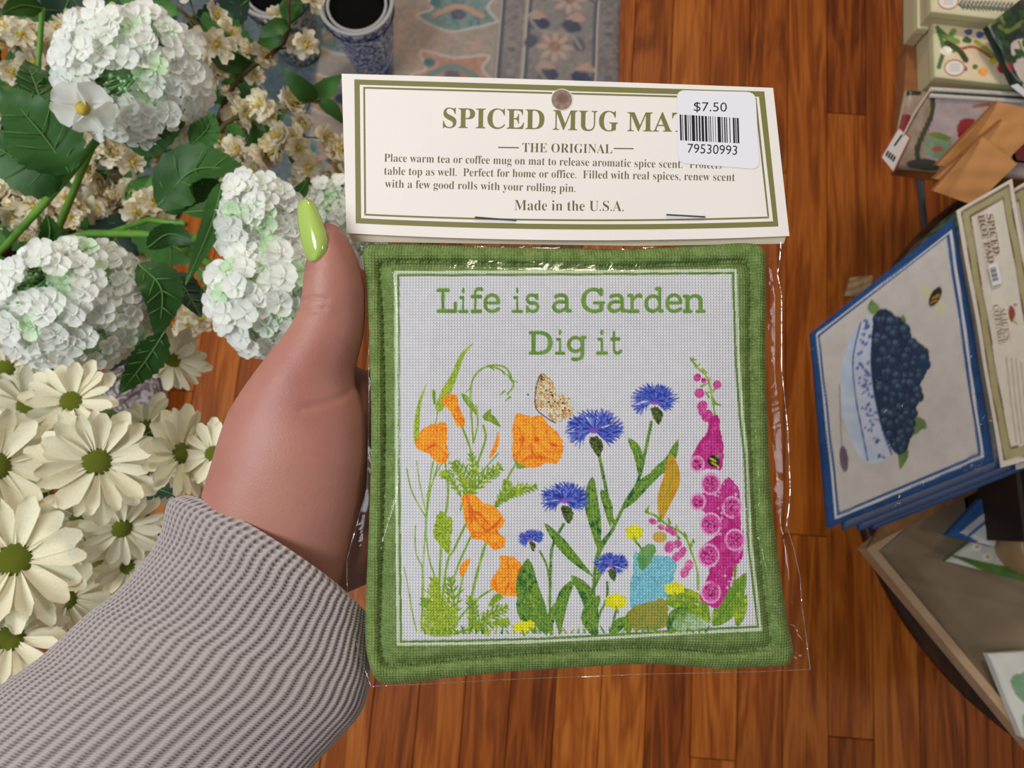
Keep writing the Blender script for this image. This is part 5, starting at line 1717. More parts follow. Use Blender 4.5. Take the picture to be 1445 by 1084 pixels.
def pot(px, py, h, r, rb, m, label):
    p = PZ(px, py, h)
    t = empty('plant_pot', label, 'pot', loc=(p.x, p.y, .009))
    mb = MB(); mb.lathe([(.001, 0), (rb * .9, 0), (rb, .006), (rb + (r - rb) * .35, h * .35), (rb + (r - rb) * .75, h * .72), (r * .985, h - .012), (r, h - .004)], 40)
    mb.build('body', m, t, True)
    mb = MB(); mb.lathe([(r, h - .006), (r + .0015, h - .002), (r - .001, h), (r - .006, h - .002), (r - .008, h - .02), (rb, .02), (.001, .02)], 40)
    mb.build('rim', [rimw], t, True)
    q = r * .80
    mb = MB(); mb.lathe([(.001, .03), (q * .6, .03), (q, h - .022), (q + .001, h - .012), (q - .004, h - .012), (q * .58, .05), (.001, .05)], 36)
    mb.build('inner_pot', blackp, t, True)
    mb = MB(); mb.lathe([(q + .0015, h - .014), (q + .001, h - .009), (q - .003, h - .009), (q - .0035, h - .014)], 36)
    mb.build('inner_rim', rimw, t, True)
    mb = MB(); mb.lathe([(r * .985, h * .86), (r * .90, h * .86), (.001, h * .80)], 36)
    mb.build('dark_liner', blackp, t, True)
    return t


pot(503, 6, .19, .068, .040, blue_pat, 'blue and white patterned plant pot with black inner pot standing on the rug')
pot(386, -16, .19, .066, .042, teal_pat, 'teal and cream plant pot with black inside behind the blossoms, left of the blue pot')
p = PZ(192, 556, .06)
jar = empty('ginger_jar', 'pale patterned ceramic jar on the floor below the dark leaf, behind the daisies', 'jar', loc=(p.x, p.y, 0))
mb = MB(); mb.lathe([(.001, 0), (.032, 0), (.036, .01), (.050, .045), (.053, .075), (.044, .105), (.028, .118), (.026, .128), (.030, .132), (.026, .134), (.022, .125), (.001, .11)], 40)
mb.build('body', jar_pat, jar, True)
mb = MB(); mb.lathe([(.031, .133), (.031, .138), (.02, .148), (.006, .152), (.007, .160), (.001, .164)], 24)
mb.build('lid', jar_pat, jar, True)
mb = MB(); mb.lathe([(.0535, .070), (.0542, .075), (.0535, .080)], 40); mb.build('painted_band', mat('blue_band', (84, 98, 140), .3), jar, True)

# ================================================================== RIGHT-HAND DISPLAY
def bil(c, s, t):
    a, b, cc, d = [np.array(k, float) for k in c]
    s = s[..., None]; t = t[..., None]
    return a * (1 - s) * (1 - t) + b * s * (1 - t) + cc * s * t + d * (1 - s) * t


def slab(name, cpx, dep, thick, m, side, parent=None, canvas=None, n=(60, 60), puff=0.0, ruffle=0.0, part='print_face'):
    """cpx: four screen points A,B,C,D running round the outline; dep: four depths; the thickness goes away from the viewer"""
    W = [P(x, y, d) for (x, y), d in zip(cpx, dep)]
    nx, ny = n
    s, t = np.meshgrid(np.linspace(0, 1, nx), np.linspace(0, 1, ny))
    w = bil([tuple(k) for k in W], s, t); q = bil(cpx, s, t)
    nr = (W[1] - W[0]).cross(W[3] - W[0]).normalized()
    if nr.dot(C0 - W[0]) < 0: nr = -nr
    e = np.minimum(np.minimum(s, 1 - s), np.minimum(t, 1 - t))
    hh = puff * np.sqrt(np.clip(1 - (1 - np.clip(e * 12, 0, 1)) ** 2, 0, 1)) + ruffle * np.sin(s * 11 + t * 3) * np.sin(t * 9 - s * 4)
    w = w + np.array(nr)[None, None] * hh[..., None]
    me = grid_mesh(name, w, m, canvas.sample(q[..., 0], q[..., 1]) if canvas is not None else None)
    if (Vector(me.polygons[0].normal)).dot(nr) < 0: me.flip_normals()
    o = link(bpy.data.objects.new(name, me), parent)
    # body below the face
    mb = MB()
    c = [k for k in W]
    if (c[1] - c[0]).cross(c[2] - c[1]).dot(nr) < 0: c = c[::-1]
    mb.prism([k - nr * (.0003 + ruffle * 1.1) for k in c], -nr * thick)
    mb.build('body' if parent is None else 'backing', side, o)
    return o


# ---- round dark table ---------------------------------------------------------
TZ = 0.455
rim_pts = [PZ(x, y, TZ) for x, y in ((1232, 790), (1254, 828), (1286, 894), (1331, 946), (1388, 1001), (1445, 1052))]
A_ = np.array([[2 * q.x, 2 * q.y, 1] for q in rim_pts]); b_ = np.array([q.x ** 2 + q.y ** 2 for q in rim_pts])
sol = np.linalg.lstsq(A_, b_, rcond=None)[0]
cx_, cy_ = sol[0], sol[1]; rr_ = math.sqrt(sol[2] + cx_ ** 2 + cy_ ** 2)
if not 0.2 < rr_ < 0.6:
    q = PZ(1331, 946, TZ); rr_ = 0.42; dv = Vector((.80, .60, 0)).normalized(); cx_, cy_ = q.x + dv.x * rr_, q.y + dv.y * rr_
print('TABLE', cx_, cy_, rr_)
dark_wood = wood_mat('dark_table_wood', (26, 14, 9), (42, 24, 14), (62, 38, 22), rough=.35)
rt = empty('round_table', 'dark wooden round table edge at lower right carrying the linen tray', 'table', loc=(cx_, cy_, 0))
mb = MB(); mb.lathe([(.001, TZ - .024), (rr_ - .01, TZ - .024), (rr_ - .002, TZ - .018), (rr_, TZ - .010), (rr_ - .002, TZ - .003), (rr_ - .008, TZ), (.001, TZ)], 96)
mb.build('tabletop', dark_wood, rt, True)
mb = MB(); mb.lathe([(rr_ - .02, TZ + .0004), (rr_ - .017, TZ + .001), (rr_ - .014, TZ + .0004)], 96); mb.build('edge_bead', dark_wood, rt, True)
mb = MB(); mb.lathe([(.001, 0), (.16, 0), (.16, .012), (.05, .04), (.03, .08), (.035, .2), (.028, .3), (.05, TZ - .024)], 32); mb.build('pedestal', dark_wood, rt, True)

# ---- shallow linen-lined tray --------------------------------------------------
linen = mat('beige_linen', (134, 115, 93), .9, (124, 106, 84), 20, bump=.0004, bscale=500)
tray_w = mat('pale_tray_wood', (168, 140, 110), .6, (152, 124, 95), 30, bump=.0002, bscale=200)
TR = TZ + .026
c0, c1, c3 = PZ(1223, 775, TR), PZ(1450, 1049, TR), PZ(1398, 684, TR)
ex = (c1 - c0); ey = (c3 - c0); ln = ex.length; exn = ex.normalized()
eyn = (ey - exn * ey.dot(exn)).normalized(); wd = max(ey.length, .30)
tray = empty('linen_tray', 'shallow pale wooden tray lined with beige linen on the dark round table', 'tray', loc=c0 - Vector((0, 0, .026)))
tm = Matrix((exn, eyn, Vector((0, 0, 1)))).transposed()
if tm.determinant() < 0: pass
L0 = ln + .02
def tb(x0, x1, y0, y1, z0, z1, name, m):
    mb = MB()
    ps = [exn * x + eyn * y + Vector((0, 0, z)) for x in (x0, x1) for y in (y0, y1) for z in (z0, z1)]
    mb.add(ps, [(0, 1, 3, 2), (4, 6, 7, 5), (0, 4, 5, 1), (2, 3, 7, 6), (0, 2, 6, 4), (1, 5, 7, 3)])
    return mb.build(name, m, tray)
tb(0, L0, 0, .010, 0.0005, .026, 'rim', tray_w); tb(0, .010, .010, wd, 0.0005, .026, 'rim', tray_w)
tb(0, L0, wd, wd + .01, .0005, .026, 'rim', tray_w); tb(L0, L0 + .01, 0, wd, .0005, .026, 'rim', tray_w)
nx, ny = 90, 60
s, t = np.meshgrid(np.linspace(0, 1, nx), np.linspace(0, 1, ny))
X = .011 + s * (L0 - .012); Y = .011 + t * (wd - .012)
ee = np.minimum(np.minimum(X - .011, Y - .011), .03) / .03
Z = .023 - .017 * np.clip(ee, 0, 1) ** .7 + .0015 * np.sin(X * 40 + Y * 22) * np.sin(Y * 50) + .0025 * np.exp(-((X * .5 - Y + .04) / .006) ** 2) + .002 * np.exp(-((X * .8 - Y - .03) / .005) ** 2)
pts = np.stack([exn.x * X + eyn.x * Y, exn.y * X + eyn.y * Y, Z], -1)
lm = grid_mesh('linen_lining', pts, linen)
if lm.polygons[0].normal.z < 0: lm.flip_normals()
link(bpy.data.objects.new('linen_lining', lm), tray)

# ---- small printed mats in the tray ---------------------------------------------
ct = Canvas(1310, 660, 1500, 1080, 1.5, (205, 200, 192))
ct.poly([(1320, 775), (1400, 720), (1500, 740), (1500, 840), (1400, 812)], [(92, 122, 60), (76, 108, 52)])
ct.poly([(1342, 783), (1396, 746), (1500, 752), (1500, 815), (1410, 798)], [(206, 202, 190), (196, 194, 184)])
for x, y in ((1376, 772), (1400, 766), (1392, 786), (1420, 775), (1410, 760)):
    ct.ell(x, y, 7, 5, [(226, 224, 214)]); ct.ell(x, y, 3, 2.5, [(206, 160, 50)])
def zd(x, y, zz):
    return PZ(x, y, zz).__sub__(C0).dot(FWD)
q = [(1334, 792), (1398, 742), (1462, 748), (1452, 822)]
white_cloth = mat('white_cloth', (200, 196, 188), .9)
cloth_p = print_mat('printed_cloth_small', .9, weave=.0016, depth=.0004, dark=.1, spec=.1)
o = slab('cloth_pad', q, [zd(x, y, TR + .004) for x, y in q], .006, cloth_p, back_m, canvas=ct, n=(50, 50), puff=.003, ruffle=.001)
tag(o, 'small green-edged pad with white daisies lying in the linen tray', 'cloth pad')
ct.poly([(1310, 770), (1420, 660), (1460, 690), (1350, 790)], [(44, 84, 140), (60, 100, 150)])
ct.poly([(1352, 752), (1404, 710), (1460, 720), (1420, 780)], [(190, 188, 184)])
ct.poly([(1362, 756), (1410, 716), (1460, 730), (1420, 780)], [(70, 104, 150)])
ct.poly([(1366, 758), (1412, 720), (1460, 734), (1420, 780)], [(206, 204, 198)])
q = [(1336, 755), (1393, 694), (1428, 704), (1404, 772)]
o = slab('cloth_pad', q, [zd(x, y, TR + .018) for x, y in q], .008, cloth_p, mat('blue_cloth', (48, 84, 136), .9), canvas=ct, n=(40, 40), puff=.003, ruffle=.0006)
tag(o, 'small blue-edged pad at the back corner of the linen tray', 'cloth pad')
ct.poly([(1390, 915), (1500, 915), (1500, 1080), (1390, 1080)], [(210, 208, 200)])
ct.blob([(1426, 955), (1450, 950), (1470, 970), (1470, 1000), (1446, 994), (1428, 975)], [(120, 152, 120), (146, 172, 140)], 1, .5)
ct.blob([(1440, 1010), (1460, 1005), (1470, 1030), (1450, 1040)], [(150, 172, 140)])
q = [(1394, 923), (1480, 918), (1500, 1060), (1442, 1041)]
o = slab('cloth_pad', q, [zd(x, y, TR + .010) for x, y in q], .008, cloth_p, white_cloth, canvas=ct, n=(50, 50), puff=.003, ruffle=.0012)
tag(o, 'white pad with grey-green print at the lower right edge of the frame', 'cloth pad')
p = PZ(1478, 770, TZ + .075)
cj = empty('candle_jar', 'beige rounded jar standing in the tray at the right edge', 'jar', loc=(p.x, p.y, TZ + .009))
mb = MB(); mb.lathe([(.001, 0), (.026, 0), (.032, .006), (.036, .03), (.036, .05), (.031, .066), (.026, .069), (.024, .066), (.001, .060)], 36)
mb.build('body', mat('tan_glaze', (150, 122, 88), .35, (138, 108, 74), 20), cj, True)
mb = MB(); mb.lathe([(.001, .058), (.0245, .060)], 24); mb.build('wax', mat('wax', (170, 148, 110), .6), cj)
mb = MB(); mb.tube([(0, 0, .056), (.001, 0, .068)], .0007, 5); mb.build('wick', mat('wick_dark', (30, 26, 22), .9), cj)
# dark box behind
p = PZ(1500, 706, TZ + .11)
db = empty('display_box', 'dark brown wooden box behind the tan jar at the right edge', 'box', loc=(p.x + .015, p.y, TZ + .012))
darkb = mat('dark_box_wood', (44, 28, 18), .6, (30, 20, 14), 30)
mb = MB(); mb.box((0, 0, .003), (.13, .09, .006)); mb.build('base', darkb, db)
for c_, s_ in (((-.0625, 0, .05), (.005, .09, .10)), ((.0625, 0, .05), (.005, .09, .10)), ((0, -.0425, .05), (.12, .005, .10)), ((0, .0425, .05), (.12, .005, .10))):
    mb = MB(); mb.box(c_, s_); mb.build('side_panel', darkb, db)

# ---- blueberry hot pads ---------------------------------------------------------
ch = Canvas(1120, 230, 1560, 800, 1.6, (212, 204, 196))
BLUE = [(30, 64, 116), (38, 76, 130)]
ch.poly([(1120, 230), (1560, 230), (1560, 800), (1120, 800)], BLUE)
ch.poly([(1342, 326), (1387, 646), (1178, 733), (1151, 472)], [(206, 204, 206)])
ch.poly([(1338, 331), (1383, 643), (1181, 729), (1153, 474)], [(50, 84, 136)])
ch.poly([(1334, 336), (1379, 640), (1184, 724), (1156, 476)], [(198, 192, 188), (190, 184, 179)], 1, .3)
ch.blob([(1233, 447), (1205, 470), (1188, 515), (1186, 560), (1192, 600), (1219, 654), (1258, 643), (1242, 600), (1229, 520)], [(172, 190, 214), (196, 206, 222)], 1, 0, .3)
ch.poly([(1234, 447), (1214, 457), (1203, 509), (1207, 560), (1214, 600), (1224, 652), (1258, 643), (1242, 598), (1229, 520)], [(196, 202, 218), (184, 192, 212)])
for k in range(60):
    t_ = rng.random(); u_ = rng.uniform(.15, .85)
    xa = np.interp(t_, [0, .3, .6, 1], [1214, 1203, 1208, 1224]); xb = np.interp(t_, [0, .3, .6, 1], [1234, 1228, 1238, 1257])
    y_ = 452 + t_ * 195
    ch.ell(xa + (xb - xa) * u_, y_, rng.uniform(1.5, 4), rng.uniform(1.2, 2.5), [(60, 84, 150), (80, 100, 160)], .85, rng.uniform(0, 3))
ch.stroke([(1214, 457), (1203, 509), (1207, 560), (1214, 600), (1224, 652)], 2, [(70, 92, 150)]); ch.stroke([(1234, 447), (1229, 520), (1242, 598), (1258, 643)], 2.4, [(64, 90, 150)])
LGf = [(92, 120, 70), (120, 142, 84)]
ch.leaf([(1240, 446), (1232, 436), (1229, 424)], 16, LGf); ch.leaf([(1262, 474), (1272, 462), (1274, 446)], 13, LGf)
ch.leaf([(1280, 616), (1294, 602), (1308, 606)], 22, LGf); ch.leaf([(1262, 630), (1274, 640), (1270, 664)], 16, LGf)
ch.blob([(1234, 447), (1256, 441), (1275, 470), (1290, 484), (1306, 505), (1308, 525), (1296, 550), (1290, 590), (1276, 636), (1262, 640), (1242, 598), (1229, 520)], [(38, 52, 84)])
for k in range(150):
    t_ = rng.random(); y_ = 448 + t_ * 188
    xl = np.interp(y_, [447, 520, 598, 640], [1238, 1234, 1246, 1262]); xr = np.interp(y_, [441, 470, 500, 520, 550, 590, 638], [1258, 1278, 1304, 1310, 1300, 1292, 1274])
    x_ = xl + (xr - xl) * rng.random(); r_ = rng.uniform(6, 8.5)
    ch.ell(x_, y_, r_, r_, [(30, 40, 62)]); ch.ell(x_, y_, r_ - 1, r_ - 1, [(52, 70, 98), (42, 58, 84)]); ch.ell(x_ - 1.5, y_ - 2, r_ * .5, r_ * .4, [(92, 118, 142), (70, 92, 118)], .8)
ch.ell(1304, 518, 9, 9, [(46, 74, 112), (36, 54, 90)])
ch.ell(1307, 416, 12, 8, [(196, 192, 160)], .9, .7); ch.ell(1325, 436, 12, 9, [(200, 196, 164)], .9, 1.0)
ch.ell(1319, 422, 7, 15, [(52, 40, 30)], 1, .45); ch.stroke([(1315, 424), (1324, 420)], 3, [(176, 130, 50)]); ch.stroke([(1313, 430), (1321, 427)], 2.5, [(176, 130, 50)])
ch.ell(1190, 650, 6, 18, [(120, 104, 124), (96, 84, 104)], 1, -.1); ch.stroke([(1184, 545), (1187, 632)], 1.5, [(140, 130, 140)])
pad_m = print_mat('printed_pad_cloth', .85, weave=.0022, depth=.0005, dark=.06, spec=.12)
pad_side = mat('blue_pad_cloth', (34, 68, 118), .9)
HF = [(194, 185, 172), (200, 192, 180)]
chh = Canvas(1300, 200, 1560, 720, 1.8, (210, 200, 188))
chh.poly([(1300, 200), (1560, 200), (1560, 720), (1300, 720)], HF)
hc = [(1350, 297), (1413, 660), (1497, 636), (1428, 252)]
def hin(f, g):            # inset inside the header quad
    c = [np.array(k, float) for k in hc]
    ux = (c[1] - c[0]) / np.linalg.norm(c[1] - c[0]); uy = (c[3] - c[0]) / np.linalg.norm(c[3] - c[0])
    return [c[0] + ux * f + uy * g, c[1] - ux * f + uy * g, c[2] - ux * f - uy * g, c[3] + ux * f - uy * g]
chh.poly(hin(6, 6), [(86, 40, 40)]); chh.poly(hin(7.5, 7.5), [(148, 142, 100), (156, 150, 110)]); chh.poly(hin(18, 17), [(86, 50, 40)]); chh.poly(hin(19.5, 18.5), HF)
for k in range(5):
    yy = 508 + k * 2
    chh.stroke([(1420 + k * 7, yy), (1434 + k * 7, yy + 118)], 1.6, [(150, 130, 118)], .8)
chh.blob([(1424, 440), (1430, 436), (1434, 446), (1430, 458), (1425, 454)], [(150, 70, 50), (120, 60, 40)]); chh.stroke([(1428, 440), (1436, 432)], 1.6, [(150, 70, 50)]); chh.stroke([(1430, 456), (1438, 462)], 1.6, [(110, 120, 60)])
card_p = print_mat('printed_card', .5, spec=.3)
card_side = mat('card_edge', (176, 164, 150), .7)


def hot_pad(dx, dy, dz, label, detail):
    q = [(1346 + dx, 308 + dy), (1403 + dx, 652 + dy), (1168 + dx, 746 + dy), (1144 + dx, 470 + dy)]
    dep = [.735 + dz, .705 + dz, .715 + dz, .745 + dz]
    root = empty('hot_pad', label, 'hot pad', 'packaged blueberry hot pads on the display', loc=P(*q[2], dep[2]))
    off = -Vector(root.location)
    sh = Canvas.__new__(Canvas); sh.__dict__ = dict(ch.__dict__); sh.x0 = ch.x0 + dx; sh.y0 = ch.y0 + dy
    o = slab('printed_pad', q, dep, .0045, pad_m, pad_side, root, sh, (150, 150) if detail else (12, 12), .003, .0008)
    o.location = off
    hq = [(a + dx, b + dy) for a, b in hc]
    hd = [.728 + dz, .698 + dz, .694 + dz, .724 + dz]
    sh2 = Canvas.__new__(Canvas); sh2.__dict__ = dict(chh.__dict__); sh2.x0 = chh.x0 + dx; sh2.y0 = chh.y0 + dy
    h = slab('header_card', hq, hd, .0006, card_p, card_side, root, sh2, (120, 60), 0, .0012)
    h.location = off
    W = [P(*k, d) for k, d in zip(hq, hd)]
    nr = (W[1] - W[0]).cross(W[3] - W[0]).normalized()
    if nr.dot(C0 - W[0]) < 0: nr = -nr
    if detail:
        def onh(x, y, up=.0023):
            r_ = ray(x, y)
            d_ = (W[0] + nr * up - C0).dot(nr) / r_.dot(nr)
            return C0 + r_ * d_
        tx = mat('brown_print', (116, 84, 62), .6)
        text_mesh([text_fit('SPICED', 'bold', (1391.5, 303), (1402, 359), 9.5), text_fit('HOT PAD', 'bold', (1379.5, 304), (1394.5, 372), 8.5)], onh, 'printed_title', tx, h)
        text_mesh([text_fit("ALICE'S", 'bold', (1410, 434), (1418, 480), 8, -.01), text_fit('COTTAGE', 'bold', (1400, 431), (1410, 486), 9, -.01)], onh, 'printed_name', mat('faded_brown_print', (136, 108, 90), .6), h)
        sm = MB(); sm.add([onh(x, y, .0025) for x, y in ((1394, 374), (1401, 404), (1414, 400), (1408, 370))], [(0, 1, 2, 3)])
        s_ = sm.build('price_sticker', mat('sticker_grey', (206, 204, 206), .4), h)
        bb = MB()
        for k in range(9):
            f0 = .12 + k * .085; f1 = f0 + (.05 if k % 3 else .03)
            a0 = np.array((1396, 376)) * (1 - f0) + np.array((1402, 401)) * f0; a1 = np.array((1396, 376)) * (1 - f1) + np.array((1402, 401)) * f1
            vv = np.array((8, -2.5))
            bb.add([onh(*a0, .0027), onh(*a1, .0027), onh(*(a1 + vv), .0027), onh(*(a0 + vv), .0027)], [(0, 1, 2, 3)])
        bb.build('barcode', black, s_)
        fl = [(1352 + dx, 303 + dy), (1414 + dx, 656 + dy), (1166 + dx, 754 + dy), (1139 + dx, 466 + dy)]
        gs, gt = np.meshgrid(np.linspace(0, 1, 60), np.linspace(0, 1, 60))
        w = bil([tuple(P(*k, d - .006)) for k, d in zip(fl, dep)], gs, gt)
        w = w + np.array(nr)[None, None] * (.0012 * np.sin(gs * 17 + gt * 5) * np.sin(gt * 21))[..., None]
        fo = link(bpy.data.objects.new('clear_wrap', grid_mesh('clear_wrap', w, film2)), root); fo.location = off
    return root


film2 = film_mat('clear_wrap_film', .03, nscale=30, dist=.003, rough=.12)
hot_pad(0, 0, 0, 'topmost hot pad, bowl of blueberries and a bee in a blue border', True)
hot_pad(22, 3, .016, 'second hot pad of the stack, its blue lower edge showing under the top one', False)
hot_pad(44, 4, .032, 'third hot pad of the stack, only its header edge and corner showing', False)
hot_pad(64, 2, .048, 'lowest hot pad of the stack, its header card furthest right', False)
# display stand that carries the pads
sp = P(1440, 560, .80)
stand = empty('display_stand', 'dark turned post under the stack of hot pads on the round table', 'stand', loc=(sp.x, sp.y, TZ))
mb = MB(); mb.lathe([(.001, 0), (.045, 0), (.045, .008), (.016, .018), (.012, .06), (.014, .12), (.012, sp.z - TZ - .01), (.03, sp.z - TZ), (.001, sp.z - TZ)], 24)
mb.build('post', darkb, stand, True)
# dry leaf bit and brown card under the pads
for q, z_, c_, nm, lb, ct_ in (([(1192, 418), (1200, 392), (1232, 388), (1226, 420)], .757, (140, 112, 80), 'kraft_tag', 'small brown fuzzy tag poking out beyond the upper left edge of the hot pad', 'tag'),
                       ([(1225, 772), (1398, 684), (1380, 664), (1260, 712)], zd(1310, 710, TR + .012), (136, 94, 58), 'kraft_folder', 'brown kraft folder lying between the hot pads and the tray', 'folder'),
                       ([(1296, 345), (1330, 312), (1352, 296), (1356, 330)], .775, (62, 78, 62), 'green_cloth', 'dark green folded cloth just behind the top corner of the hot pad', 'cloth')):
    o = slab(nm, q, [z_] * 4, .003, mat(nm + '_m', c_, .85, tuple(int(k * .8) for k in c_), 60, bump=.001, bscale=150), mat(nm + '_side', tuple(int(k * .75) for k in c_), .85), n=(16, 16), ruffle=.001)
    tag(o, lb, ct_)

# ---- back table with boxed cards, pouch, kraft bags -------------------------------
BZ = 0.50
tb_w = mat('table_brown', (150, 96, 52), .5, (126, 78, 42), 20, bump=.0002, bscale=100)
q = [PZ(x, y, BZ) for x, y in ((1294, -140), (1268, 236), (1340, 246), (1640, 262), (1640, -120))]
bt = empty('side_table', 'brown wooden table at upper right under the boxed cards and kraft bags', 'table', loc=(q[1].x, q[1].y, 0))
off = Vector(bt.location)
mb = MB(); mb.prism([k - off for k in q][::-1] if False else [k - off for k in q], Vector((0, 0, -.022)))
mb.build('tabletop', tb_w, bt)
metal = mat('grey_metal', (92, 96, 96), .4, metal=.6)
for a, b in (((1297, 244), (1318, 470)), ((1600, 240), (1600, 420))):
    pa, pb = PZ(a[0], a[1], BZ - .02) - off, PZ(b[0], b[1], 0) - off
    if a[0] == 1300: pa = PZ(1330, -60, BZ - .02) - off; pb = Vector((pa.x + .02, pa.y, 0))
    mb = MB(); mb.tube([pa, pa.lerp(pb, .5), pb], .005, 8); mb.build('leg', metal, bt, True)
box_c = mat('cream_green_box', (196, 192, 150), .6, (188, 182, 140), 20)
box_s = mat('cream_box_side', (186, 172, 136), .6)
cb = Canvas(1290, -80, 1500, 150, 2.0, (222, 208, 180))
cb.poly([(1290, -80), (1500, -80), (1500, 150), (1290, 150)], [(206, 202, 168)])
cb.poly([(1322, 38), (1460, 52), (1452, 122), (1326, 106)], [(226, 206, 172), (218, 198, 164)], 1, .3)
for pts_, w_, c_ in (([(1325, 45), (1340, 60), (1345, 72)], 8, (96, 116, 60)), ([(1322, 40), (1330, 70), (1324, 96)], 6, (70, 104, 60)), ([(1335, 62), (1352, 72), (1362, 86)], 8, (60, 66, 40)), ([(1356, 70), (1375, 68), (1400, 84)], 4, (150, 90, 60)), ([(1376, 60), (1392, 72), (1404, 84)], 6, (140, 140, 60)), ([(1345, 45), (1340, 55), (1350, 60)], 8, (104, 130, 64))):
    cb.stroke(pts_, w_, [c_, tuple(int(k * 1.2) for k in c_)])
for x, y, r_, c_ in ((1366, 46, 6, (84, 84, 130)), (1382, 50, 7, (92, 88, 140)), (1364, 58, 7, (60, 96, 60)), (1335, 74, 9, (226, 220, 206)), (1414, 98, 10, (170, 40, 44)), (1426, 102, 8, (150, 34, 40)), (1386, 102, 8, (216, 150, 80)), (1360, 98, 5, (110, 90, 130)), (1400, 88, 6, (190, 170, 60)), (1375, 96, 5, (90, 110, 70))):
    cb.blob([(x + r_ * rng.uniform(.7, 1.1) * math.cos(a), y + r_ * .8 * rng.uniform(.7, 1.1) * math.sin(a)) for a in np.linspace(0, 6, 8)], [c_, tuple(min(255, int(k * 1.15)) for k in c_)])
cb.poly([(1318, -80), (1500, -80), (1500, 24), (1440, 22), (1320, 10)], [(226, 214, 186), (220, 206, 176)])
for k in range(14):
    x = 1352 + k * 5.4; cb.leaf([(x, 9 + k * .35), (x + 4, 4 + k * .3), (x + 7, 0 + k * .2)], 3, [(70, 84, 76)]); cb.leaf([(x, 9 + k * .35), (x + 5, 12 + k * .35), (x + 8, 16 + k * .3)], 3, [(80, 92, 80)])
cb.stroke([(1350, 8), (1425, 13)], 1.2, [(70, 84, 76)])
for x, y in ((1346, 97), (1337, 3)):
    cb.ell(x, y, 15, 12, [(176, 110, 96)]); cb.ell(x, y, 13, 10, [(226, 220, 214)])
    for k in range(4): cb.stroke([(x - 7, y - 5 + k * 3), (x + 7, y - 5 + k * 3)], .9, [(170, 160, 156)])
card_pm = print_mat('printed_box_top', .45, spec=.35)


def card_box(q, ztop, zbot, label):
    W = [PZ(x, y, ztop) for x, y in q]
    c = sum(W, Vector()) / 4
    root = empty('card_box', label, 'box', 'boxed note cards at upper right', loc=(c.x, c.y, zbot))
    off = -Vector(root.location)
    mb = MB(); mb.prism([k + off for k in W], Vector((0, 0, -(ztop - zbot)))); mb.build('body', box_s, root)
    mb = MB(); cen = c + off
    mb.prism([cen + (k + off - cen) * 1.02 + Vector((0, 0, .0012)) for k in W], Vector((0, 0, -.009))); mb.build('lid', box_c, root)
    s_, t_ = np.meshgrid(np.linspace(0, 1, 130), np.linspace(0, 1, 90))
    w = bil([tuple(k + off + Vector((0, 0, .0016))) for k in W], s_, t_); qq = bil(q, s_, t_)
    me = grid_mesh('print_face', w, card_pm, cb.sample(qq[..., 0], qq[..., 1]))
    if me.polygons[0].normal.z < 0: me.flip_normals()
    link(bpy.data.objects.new('print_face', me), root)


card_box([(1316, 32), (1319, 109), (1452, 124), (1452, 50)], BZ + .040, BZ + .0005, 'cream box with botanical vegetable print and round white label')
card_box([(1312, -75), (1314, 17), (1480, 36), (1480, -56)], BZ + .062, BZ + .0005, 'cream box behind, with dark fern print, cut by the top edge')
card_box([(1293, -75), (1294, 40), (1309, 42), (1309, -70)], BZ + .034, BZ + .0005, 'narrow plain cream box at the left end of the back table')
# zip pouch
cp = Canvas(1240, 110, 1500, 260, 2.0, (150, 130, 128))
cp.poly([(1240, 110), (1500, 110), (1500, 260), (1240, 260)], [(176, 160, 160), (160, 144, 144)], 1, .4)
cp.poly([(1240, 110), (1318, 110), (1300, 260), (1240, 260)], [(140, 116, 96), (156, 136, 120)])
cp.blob([(1262, 166), (1282, 164), (1278, 184), (1256, 196)], [(128, 36, 36), (110, 30, 32)]); cp.blob([(1352, 172), (1372, 170), (1368, 190), (1350, 196)], [(140, 40, 40)])
cp.stroke([(1314, 140), (1312, 165), (1298, 195), (1292, 215), (1300, 236), (1320, 238)], 7, [(58, 60, 46)])
cp.ell(1322, 208, 20, 18, [(110, 136, 110), (130, 150, 120)]); cp.ell(1320, 212, 8, 4, [(160, 90, 80)]); cp.blob([(1306, 192), (1320, 188), (1340, 196), (1330, 200)], [(150, 110, 50), (90, 130, 60)]); cp.ell(1300, 232, 22, 7, [(56, 58, 50)])
cp.stroke([(1372, 152), (1395, 148)], 5, [(160, 100, 70)]); cp.poly([(1268, 128), (1300, 128), (1298, 136), (1266, 136)], [(40, 44, 40)])
pouch = slab('zip_pouch', [(1280, 127), (1460, 138), (1450, 252), (1258, 236)], [zd(1280, 127, BZ + .03), zd(1460, 138, BZ + .03), zd(1450, 252, BZ + .01), zd(1258, 236, BZ + .01)], .005, print_mat('printed_vinyl', .3, spec=.5), box_s, None, cp, (90, 70), .004, .0015)
tag(pouch, 'greyish printed zip pouch with a white zipper lying in front of the card boxes', 'pouch')
zw, zk = mat('white_zip_tape', (206, 200, 190), .7), mat('dark_zip_teeth', (70, 72, 66), .4)
zd0 = zd(1316, 129, BZ + .037)
mb = MB(); mb.tube([P(1312, 126, zd0), P(1380, 130, zd0), P(1458, 135, zd0)], .0026, 6); mb.tube([P(1312, 135, zd0), P(1380, 139, zd0), P(1458, 144, zd0)], .0026, 6); mb.build('zipper_tape', zw, pouch)
for k in range(36):
    mb = MB() if k == 0 else mb
    x = 1318 + k * 4; mb.box(tuple(P(x, 130.7 + (x - 1316) * .062, zd0 - .001)), (.0016, .004, .002))
tz = mb.build('zipper_teeth', zk, pouch)
